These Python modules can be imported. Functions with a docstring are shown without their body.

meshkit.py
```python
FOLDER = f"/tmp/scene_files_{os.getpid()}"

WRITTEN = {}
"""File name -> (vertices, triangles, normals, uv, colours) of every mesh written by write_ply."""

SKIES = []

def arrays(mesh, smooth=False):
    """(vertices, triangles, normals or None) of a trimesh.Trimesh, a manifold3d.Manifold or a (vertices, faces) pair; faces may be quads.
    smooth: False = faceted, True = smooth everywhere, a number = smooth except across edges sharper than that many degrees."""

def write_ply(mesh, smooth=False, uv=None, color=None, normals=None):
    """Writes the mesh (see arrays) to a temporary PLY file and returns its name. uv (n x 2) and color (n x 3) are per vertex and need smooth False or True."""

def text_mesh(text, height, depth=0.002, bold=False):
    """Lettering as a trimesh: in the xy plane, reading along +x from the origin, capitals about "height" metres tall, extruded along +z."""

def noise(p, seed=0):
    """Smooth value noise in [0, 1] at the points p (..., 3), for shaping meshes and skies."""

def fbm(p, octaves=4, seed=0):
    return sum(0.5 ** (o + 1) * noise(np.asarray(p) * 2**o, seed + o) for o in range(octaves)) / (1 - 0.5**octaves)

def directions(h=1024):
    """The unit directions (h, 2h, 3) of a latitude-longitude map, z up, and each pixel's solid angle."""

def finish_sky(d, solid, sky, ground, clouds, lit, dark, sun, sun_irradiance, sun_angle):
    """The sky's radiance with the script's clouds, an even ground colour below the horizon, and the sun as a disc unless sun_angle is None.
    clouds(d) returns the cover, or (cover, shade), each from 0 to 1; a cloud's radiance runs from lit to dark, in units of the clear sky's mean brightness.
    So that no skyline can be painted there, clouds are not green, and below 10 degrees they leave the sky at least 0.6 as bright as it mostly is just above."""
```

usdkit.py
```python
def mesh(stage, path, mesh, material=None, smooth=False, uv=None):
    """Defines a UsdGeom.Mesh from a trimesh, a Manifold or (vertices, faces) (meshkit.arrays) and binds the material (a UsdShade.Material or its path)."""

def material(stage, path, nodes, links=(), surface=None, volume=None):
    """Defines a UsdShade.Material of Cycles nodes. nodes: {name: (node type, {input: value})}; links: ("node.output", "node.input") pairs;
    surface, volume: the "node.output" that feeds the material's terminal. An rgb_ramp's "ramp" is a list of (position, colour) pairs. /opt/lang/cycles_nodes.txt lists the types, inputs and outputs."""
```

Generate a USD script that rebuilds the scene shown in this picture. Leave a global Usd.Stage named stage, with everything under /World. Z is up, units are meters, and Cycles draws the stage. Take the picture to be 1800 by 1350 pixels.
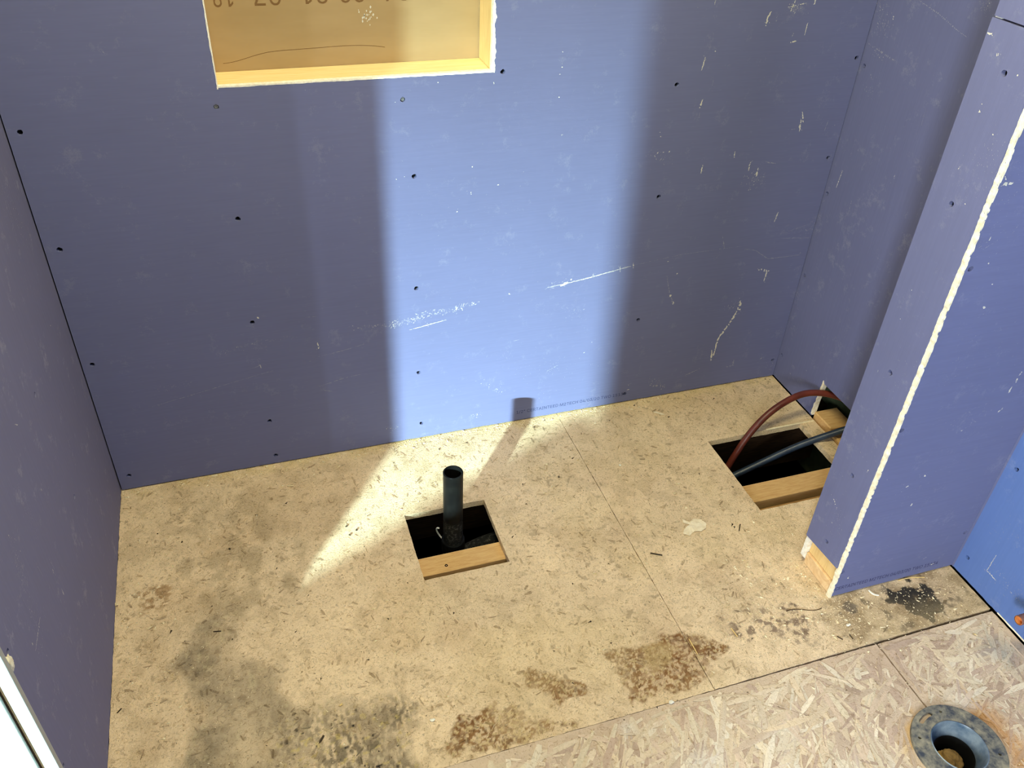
import math, random
import numpy as np, trimesh, shapely
from shapely.geometry import Polygon, Point, LineString, box
from shapely.ops import unary_union
import usdkit, meshkit
from pxr import Usd, UsdGeom, UsdLux, Gf, Sdf, Vt, UsdShade

random.seed(7)
rng = np.random.default_rng(7)
stage = Usd.Stage.CreateInMemory()
UsdGeom.Xform.Define(stage, '/World')
UsdGeom.Scope.Define(stage, '/World/Looks')

# ---------------------------------------------------------------- camera, light, exposure
cam = UsdGeom.Camera.Define(stage, '/World/camera')
cam.CreateHorizontalApertureAttr(36.0)
cam.CreateVerticalApertureAttr(27.0)
cam.CreateFocalLengthAttr(30.0527)
cam.CreateClippingRangeAttr(Gf.Vec2f(0.05, 100.0))
cam.AddTransformOp().Set(Gf.Matrix4d(0.949873, -0.309962, 0.040798, 0.0, 0.15614, 0.583397, 0.797037, 0.0, -0.270853, -0.750714, 0.602551, 0.0, 0.409833, -1.834577, 1.615, 1.0))
cam.CreateExposureAttr(0.07)

LAMP = (-3.85, -6.0, 2.14)                 # ceiling panel lamp far along the hall: shines through the doorway


def disk_light(name, at, radius, power, color):
    l = UsdLux.DiskLight.Define(stage, '/World/' + name)      # faces straight down
    l.AddTranslateOp().Set(Gf.Vec3d(*at))
    l.CreateRadiusAttr(radius)
    l.CreateIntensityAttr(power)
    l.CreateColorAttr(Gf.Vec3f(*color))
    return l


def rect_light(name, at, rot, w, h, power, color):
    l = UsdLux.RectLight.Define(stage, '/World/' + name)
    l.AddTranslateOp().Set(Gf.Vec3d(*at))
    l.AddRotateXYZOp().Set(Gf.Vec3f(*rot))
    l.CreateWidthAttr(w)
    l.CreateHeightAttr(h)
    l.CreateIntensityAttr(power)
    l.CreateColorAttr(Gf.Vec3f(*color))
    return l


disk_light('hall_lamp', LAMP, 0.13, 97000.0, (0.63, 0.92, 0.93))
rect_light('ceiling_lamp', (0.74, -0.92, 2.38), (0, 0, 0), 0.8, 0.5, 29.0, (1.0, 0.93, 0.58))
rect_light('added_side_light', (-1.45, -3.88, 1.5), (90, 0, -45), 0.45, 1.0, 120.0, (0.90, 1.0, 1.08))  # no window here: cool light added to brighten the right side


# ---------------------------------------------------------------- materials
def srgb(r, g, b):
    c = np.array([r, g, b]) / 255.0
    return tuple(np.where(c <= 0.04045, c / 12.92, ((c + 0.055) / 1.055) ** 2.4))


LOOKS = '/World/Looks/'


def plain(name, color, rough=0.8, spec=0.3, metal=0.0, **kw):
    return usdkit.material(stage, LOOKS + name, {'p': ('principled_bsdf', dict(base_color=color, roughness=rough, specular_ior_level=spec, metallic=metal, **kw))}, surface='p.BSDF')


def mottled(name, c1, c2, scale=20.0, stretch=(1, 1, 1), rough=0.8, spec=0.25, detail=5.0, bump=0.0, bump_scale=200.0, lo=0.3, hi=0.7, distortion=0.0, metal=0.0):
    n = {'g': ('geometry', {}), 'm': ('mapping', {'scale': stretch}),
         'n': ('noise_texture', {'scale': scale, 'detail': detail, 'roughness': 0.6, 'distortion': distortion}),
         'r': ('rgb_ramp', {'ramp': [(lo, c1), (hi, c2)]}),
         'p': ('principled_bsdf', {'roughness': rough, 'specular_ior_level': spec, 'metallic': metal})}
    l = [('g.position', 'm.vector'), ('m.vector', 'n.vector'), ('n.fac', 'r.fac'), ('r.color', 'p.base_color')]
    if bump:
        n['bn'] = ('noise_texture', {'scale': bump_scale, 'detail': 3.0})
        n['b'] = ('bump', {'strength': bump, 'distance': 0.002})
        l += [('m.vector', 'bn.vector'), ('bn.fac', 'b.height'), ('b.normal', 'p.normal')]
    return usdkit.material(stage, LOOKS + name, n, l, surface='p.BSDF')


def drywall(name, base, along, dust=0.06):
    """Purple board paper: faint cloudy tone, fine fibres along one axis, a bloom of gypsum dust."""
    dark = tuple(0.94 * c for c in base)
    light = tuple(1.05 * c for c in base)
    st = {'x': (3, 30, 45), 'y': (30, 3, 45), 'z': (45, 45, 3)}[along]
    n = {'g': ('geometry', {}), 'm': ('mapping', {'scale': st}),
         'n': ('noise_texture', {'scale': 3.0, 'detail': 6.0, 'roughness': 0.65}),
         'c': ('noise_texture', {'scale': 3.2, 'detail': 3.0}),
         'mx': ('mix_float', {'fac': 0.45}),
         'r': ('rgb_ramp', {'ramp': [(0.32, dark), (0.68, light)]}),
         'd': ('noise_texture', {'scale': 14.0, 'detail': 9.0, 'roughness': 0.82}),
         'dr': ('map_range', {'from_min': 0.56, 'from_max': 0.85, 'to_min': 0.0, 'to_max': dust * 4, 'clamp': True}),
         'dm': ('mix', {'color2': (0.62, 0.62, 0.62)}),
         'bn': ('noise_texture', {'scale': 8.0, 'detail': 4.0}),
         'b': ('bump', {'strength': 0.07, 'distance': 0.002}),
         'p': ('principled_bsdf', {'roughness': 0.82, 'specular_ior_level': 0.22})}
    l = [('g.position', 'm.vector'), ('m.vector', 'n.vector'), ('g.position', 'c.vector'), ('n.fac', 'mx.a'), ('c.fac', 'mx.b'), ('mx.result', 'r.fac'),
         ('g.position', 'd.vector'), ('d.fac', 'dr.value'), ('dr.result', 'dm.fac'), ('r.color', 'dm.color1'), ('dm.color', 'p.base_color'),
         ('m.vector', 'bn.vector'), ('bn.fac', 'b.height'), ('b.normal', 'p.normal')]
    return usdkit.material(stage, LOOKS + name, n, l, surface='p.BSDF')


PURPLE = (0.143, 0.152, 0.284)
PURPLE_R = (0.105, 0.172, 0.42)  # bluer base colour for the front part of the right wall
M = {}
M['board_x'] = drywall('board_x', PURPLE, 'x')
M['board_y'] = drywall('board_y', tuple(0.97 * c for c in PURPLE), 'z', 0.08)
M['board_left'] = drywall('board_left', (0.178, 0.172, 0.270), 'z', 0.14)
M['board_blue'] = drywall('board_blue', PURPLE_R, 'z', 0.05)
M['gypsum'] = mottled('gypsum', srgb(226, 218, 200), srgb(250, 247, 238), 120, rough=0.9, bump=0.5, bump_scale=300)
M['gypsum_warm'] = mottled('gypsum_warm', srgb(222, 206, 168), srgb(250, 244, 224), 90, rough=0.9, bump=0.4, bump_scale=260)
M['scuff'] = plain('scuff', srgb(206, 202, 190), 0.9, 0.1)
M['scuff_faint'] = plain('scuff_faint', srgb(140, 141, 156), 0.9, 0.1)
M['screw'] = plain('screw', (0.004, 0.004, 0.005), 0.6, 0.1)
M['zinc'] = plain('zinc', (0.30, 0.30, 0.29), 0.45, 0.5, 0.6)
M['ink'] = plain('ink', srgb(62, 68, 104), 0.9, 0.1)
M['ink_dark'] = plain('ink_dark', srgb(62, 64, 98), 0.9, 0.1)
M['ink_brown'] = plain('ink_brown', srgb(120, 92, 60), 0.9, 0.1)
M['cardboard'] = mottled('cardboard', srgb(160, 136, 98), srgb(168, 144, 106), 6, (1, 1, 4), rough=0.85, detail=6)
M['pine'] = mottled('pine', srgb(238, 205, 140), srgb(248, 224, 172), 8, (1.5, 26, 26), rough=0.7, detail=5, distortion=0.6)
M['pine_z'] = mottled('pine_z', srgb(222, 182, 116), srgb(240, 208, 146), 9, (40, 40, 2), rough=0.7, detail=5, distortion=0.5)
M['pine_end'] = mottled('pine_end', srgb(206, 166, 112), srgb(236, 206, 154), 14, (30, 30, 3), rough=0.8, detail=5, distortion=0.8)
M['pine_knot'] = mottled('pine_knot', srgb(208, 164, 114), srgb(236, 206, 158), 14, (1, 2, 2), rough=0.8, detail=4, distortion=1.5)
M['old_wood'] = mottled('old_wood', srgb(150, 108, 58), srgb(196, 150, 88), 12, (3, 30, 30), rough=0.8, detail=6, distortion=0.5, bump=0.3)
M['blocking'] = mottled('blocking', srgb(196, 150, 94), srgb(216, 178, 120), 10, (3, 26, 26), rough=0.8, detail=6, distortion=0.5)
M['dark_wood'] = mottled('dark_wood', srgb(50, 34, 20), srgb(80, 56, 34), 12, (3, 20, 20), rough=0.9)
M['earth'] = mottled('earth', srgb(28, 20, 14), srgb(44, 32, 22), 8, rough=1.0, spec=0.0)
M['sheathing'] = mottled('sheathing', srgb(52, 62, 40), srgb(86, 92, 66), 18, rough=0.9)
M['white_pvc'] = plain('white_pvc', (0.36, 0.38, 0.36), 0.35, 0.4)
M['white_paint'] = plain('white_paint', (0.60, 0.66, 0.62), 0.4, 0.4)
M['grey_metal'] = mottled('grey_metal', srgb(150, 150, 146), srgb(190, 190, 184), 30, rough=0.45, spec=0.5)
M['abs'] = mottled('abs', (0.005, 0.005, 0.005), (0.010, 0.010, 0.009), 25, rough=0.35, spec=0.05, detail=6, lo=0.4, hi=0.8)
M['abs_dusty'] = mottled('abs_dusty', (0.008, 0.008, 0.007), (0.075, 0.07, 0.06), 130, rough=0.8, spec=0.1, detail=5, lo=0.5, hi=0.8)
M['abs_dark'] = plain('abs_dark', (0.004, 0.004, 0.004), 0.7, 0.2)
M['pex_red'] = mottled('pex_red', srgb(74, 28, 20), srgb(108, 48, 34), 20, rough=0.4, spec=0.5)
M['pex_blue'] = mottled('pex_blue', srgb(24, 34, 50), srgb(44, 58, 74), 20, rough=0.4, spec=0.5)
M['copper'] = mottled('copper', (0.28, 0.12, 0.08), (0.50, 0.24, 0.15), 60, rough=0.45, spec=0.5, metal=0.7)
M['copper_in'] = plain('copper_in', (0.70, 0.28, 0.08), 0.5, 0.5, 0.3)
M['flange'] = mottled('flange', srgb(62, 66, 74), srgb(152, 144, 122), 55, rough=0.6, spec=0.4, detail=8, lo=0.36, hi=0.66)
M['flange_cone'] = mottled('flange_cone', srgb(52, 74, 98), srgb(140, 150, 156), 18, rough=0.35, spec=0.5, detail=6, lo=0.35, hi=0.7)
M['rag'] = mottled('rag', srgb(84, 62, 32), srgb(170, 134, 78), 30, rough=0.95)
M['chip'] = mottled('chip', srgb(206, 182, 138), srgb(240, 226, 190), 60, rough=0.9)
M['chip_white'] = mottled('chip_white', srgb(222, 214, 192), srgb(248, 244, 232), 60, rough=0.9)
M['splinter'] = plain('splinter', srgb(228, 196, 128), 0.85, 0.2)
M['dark_chip'] = plain('dark_chip', srgb(70, 58, 44), 0.9, 0.2)
M['strand'] = plain('strand', srgb(84, 64, 42), 0.9, 0.2)
M['paper'] = mottled('paper', srgb(228, 208, 172), srgb(244, 230, 202), 50, rough=0.9)
M['tar'] = mottled('tar', (0.010, 0.009, 0.008), (0.045, 0.042, 0.04), 60, rough=0.45, spec=0.5, bump=0.6, bump_scale=120)
M['hall_paint'] = plain('hall_paint', srgb(62, 54, 46), 0.8, 0.2)
M['paint_white'] = plain('paint_white', (0.72, 0.70, 0.66), 0.7, 0.3)
M['hall_floor'] = mottled('hall_floor', srgb(54, 46, 38), srgb(70, 60, 50), 20, rough=0.9)


def panel_look(name, fine, bump, contrast):
    """A floor sheet: the tone painted on its vertices (wear and stains), times fibres of the board."""
    n = {'g': ('geometry', {}), 'a': ('attribute', {'attribute': 'tone'}),
         'd': ('noise_texture', {'scale': 9.0, 'detail': 2.0}),
         'w': ('vector_math', {'math_type': 'multiply_add', 'vector2': (0.10, 0.10, 0.10)}),
         'm': ('mapping', {'scale': (1.0, 1.0, 1.0)}),
         'n': ('noise_texture', {'scale': fine, 'detail': 5.0, 'roughness': 0.7, 'distortion': 1.6}),
         'r': ('rgb_ramp', {'ramp': [(0.28, (1 - contrast,) * 3), (0.45, (0.97, 0.96, 0.94)), (0.60, (1.0, 1.0, 1.0)), (0.75, (1 + contrast * 0.45,) * 3)]}),
         'f': ('noise_texture', {'scale': fine * 0.5, 'detail': 3.0, 'roughness': 0.6, 'distortion': 3.0}),
         'fr': ('rgb_ramp', {'ramp': [(0.34, (0.76, 0.71, 0.64)), (0.43, (1, 1, 1)), (1.0, (1, 1, 1))]}),
         'x': ('mix', {'mix_type': 'multiply', 'fac': 1.0}), 'y': ('mix', {'mix_type': 'multiply', 'fac': 1.0}),
         'b': ('bump', {'strength': bump, 'distance': 0.003}),
         'p': ('principled_bsdf', {'roughness': 0.88, 'specular_ior_level': 0.2})}
    l = [('g.position', 'n.vector'), ('n.fac', 'r.fac'), ('g.position', 'f.vector'), ('f.fac', 'fr.fac'), ('a.color', 'x.color1'), ('r.color', 'x.color2'),
         ('x.color', 'y.color1'), ('fr.color', 'y.color2'), ('y.color', 'p.base_color'), ('n.fac', 'b.height'), ('b.normal', 'p.normal')]
    for k in ('d', 'w', 'm'):
        n.pop(k)
    return usdkit.material(stage, LOOKS + name, n, l, surface='p.BSDF')


M['panel'] = panel_look('panel', 140.0, 0.9, 0.62)
M['osb'] = panel_look('osb', 110.0, 0.5, 0.25)


M['flake'] = panel_look('flake', 110.0, 0.45, 0.22)
M['grain_light'] = mottled('grain_light', srgb(206, 176, 120), srgb(248, 238, 210), 90, rough=0.9)

# ---------------------------------------------------------------- helpers
used = {}


def path_for(name, parent=None):
    base = (str(parent.GetPath()) if parent is not None else '/World') + '/' + name
    k = used.get(base, -1) + 1
    used[base] = k
    return base if k == 0 else f'{base}_{k:03d}'


def keys(prim, label=None, category=None, group=None, kind=None):
    for k, v in (('label', label), ('category', category), ('group', group), ('kind', kind)):
        if v:
            prim.SetCustomDataByKey(k, v)
    return prim


def xform(name, label=None, category=None, group=None, kind=None):
    return keys(UsdGeom.Xform.Define(stage, path_for(name)).GetPrim(), label, category, group, kind)


def obj(name, mesh, mat, parent=None, smooth=False, label=None, category=None, group=None, kind=None, tone=None):
    m = usdkit.mesh(stage, path_for(name, parent), mesh, M[mat], smooth=smooth)
    if tone is not None:
        UsdGeom.PrimvarsAPI(m).CreatePrimvar('tone', Sdf.ValueTypeNames.Color3fArray, 'vertex').Set(Vt.Vec3fArray.FromNumpy(np.asarray(tone, np.float32)))
    return keys(m.GetPrim(), label, category, group, kind)


def cat(ms):
    return trimesh.util.concatenate(ms)


def bx(x0, x1, y0, y1, z0, z1):
    m = trimesh.creation.box([x1 - x0, y1 - y0, z1 - z0])
    m.apply_translation([(x0 + x1) / 2, (y0 + y1) / 2, (z0 + z1) / 2])
    return m


def soft_bx(x0, x1, y0, y1, z0, z1, r=0.002):
    """A box with chamfered edges."""
    c, h = np.array([(x0 + x1) / 2, (y0 + y1) / 2, (z0 + z1) / 2]), np.array([x1 - x0, y1 - y0, z1 - z0]) / 2
    pts = [(np.array(s) * 2 - 1) * (h - r * (1 - np.eye(3)[k])) for s in np.ndindex(2, 2, 2) for k in range(3)]
    m = trimesh.convex.convex_hull(np.array(pts))
    m.apply_translation(c)
    return m


def slab(poly, t, plane, at):
    """Extrudes a polygon by |t|. plane 'y': (x, z) at y = at; 'x': (y, z) at x = at; 'z': (x, y) at z = at. It reaches from at to at + t."""
    ms = [trimesh.creation.extrude_polygon(g, abs(t), engine='earcut') for g in getattr(poly, 'geoms', [poly]) if g.area > 1e-10]
    m = cat(ms)
    v = m.vertices.copy()
    w = at + v[:, 2] * np.sign(t)
    v = {'y': np.stack([v[:, 0], w, v[:, 1]], 1), 'x': np.stack([w, v[:, 0], v[:, 1]], 1), 'z': np.stack([v[:, 0], v[:, 1], w], 1)}[plane]
    m = trimesh.Trimesh(v, m.faces, process=False)
    if m.volume < 0:
        m.invert()
    return m


def tube(pts, r, n=14, caps=True, smooth=80):
    p = np.array(pts, float)
    if smooth:
        from scipy.interpolate import CubicSpline
        s = np.r_[0, np.cumsum(np.linalg.norm(np.diff(p, axis=0), axis=1))]
        p = CubicSpline(s, p)(np.linspace(0, s[-1], smooth))
    t = np.gradient(p, axis=0)
    t /= np.linalg.norm(t, axis=1, keepdims=True)
    up = np.array([0, 0, 1.0]) if abs(t[0][2]) < 0.9 else np.array([1.0, 0, 0])
    rings = []
    for a, d in zip(p, t):
        u = np.cross(d, up); u /= np.linalg.norm(u)
        w = np.cross(u, d)
        up = w
        ang = np.linspace(0, 2 * np.pi, n, endpoint=False)
        rings.append(a + r * (np.cos(ang)[:, None] * u + np.sin(ang)[:, None] * w))
    v = np.vstack(rings)
    f = []
    for i in range(len(p) - 1):
        for j in range(n):
            a, b, c, d = i * n + j, i * n + (j + 1) % n, (i + 1) * n + (j + 1) % n, (i + 1) * n + j
            f += [[a, b, c], [a, c, d]]
    if caps:
        v = np.vstack([v, p[0], p[-1]])
        for j in range(n):
            f += [[len(v) - 2, (j + 1) % n, j], [len(v) - 1, len(v) - 2 - n + j, len(v) - 2 - n + (j + 1) % n]]
    m = trimesh.Trimesh(v, f, process=False)
    if m.volume < 0:
        m.invert()
    return m


def lathe(profile, at=(0, 0, 0), n=48):
    m = trimesh.creation.revolve(np.array(profile, float), sections=n)
    m.apply_translation(at)
    return m


def rough_line(a, b, step, amp, seed):
    """Points from a to b wobbling sideways: a torn or sawn edge."""
    a, b = np.array(a, float), np.array(b, float)
    L = np.linalg.norm(b - a)
    n = max(2, int(L / step))
    t = np.linspace(0, 1, n + 1)
    side = np.array([-(b - a)[1], (b - a)[0]]) / L
    g = np.random.default_rng(seed)
    w = amp * ((meshkit.fbm(np.stack([t * L * 60, 0 * t, 0 * t + seed * 3.1], 1), 3, seed) - 0.5) * 2 + g.uniform(-0.25, 0.25, n + 1))
    w[0] = w[-1] = 0
    return [tuple(a + (b - a) * s + side * k) for s, k in zip(t, w)]


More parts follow.
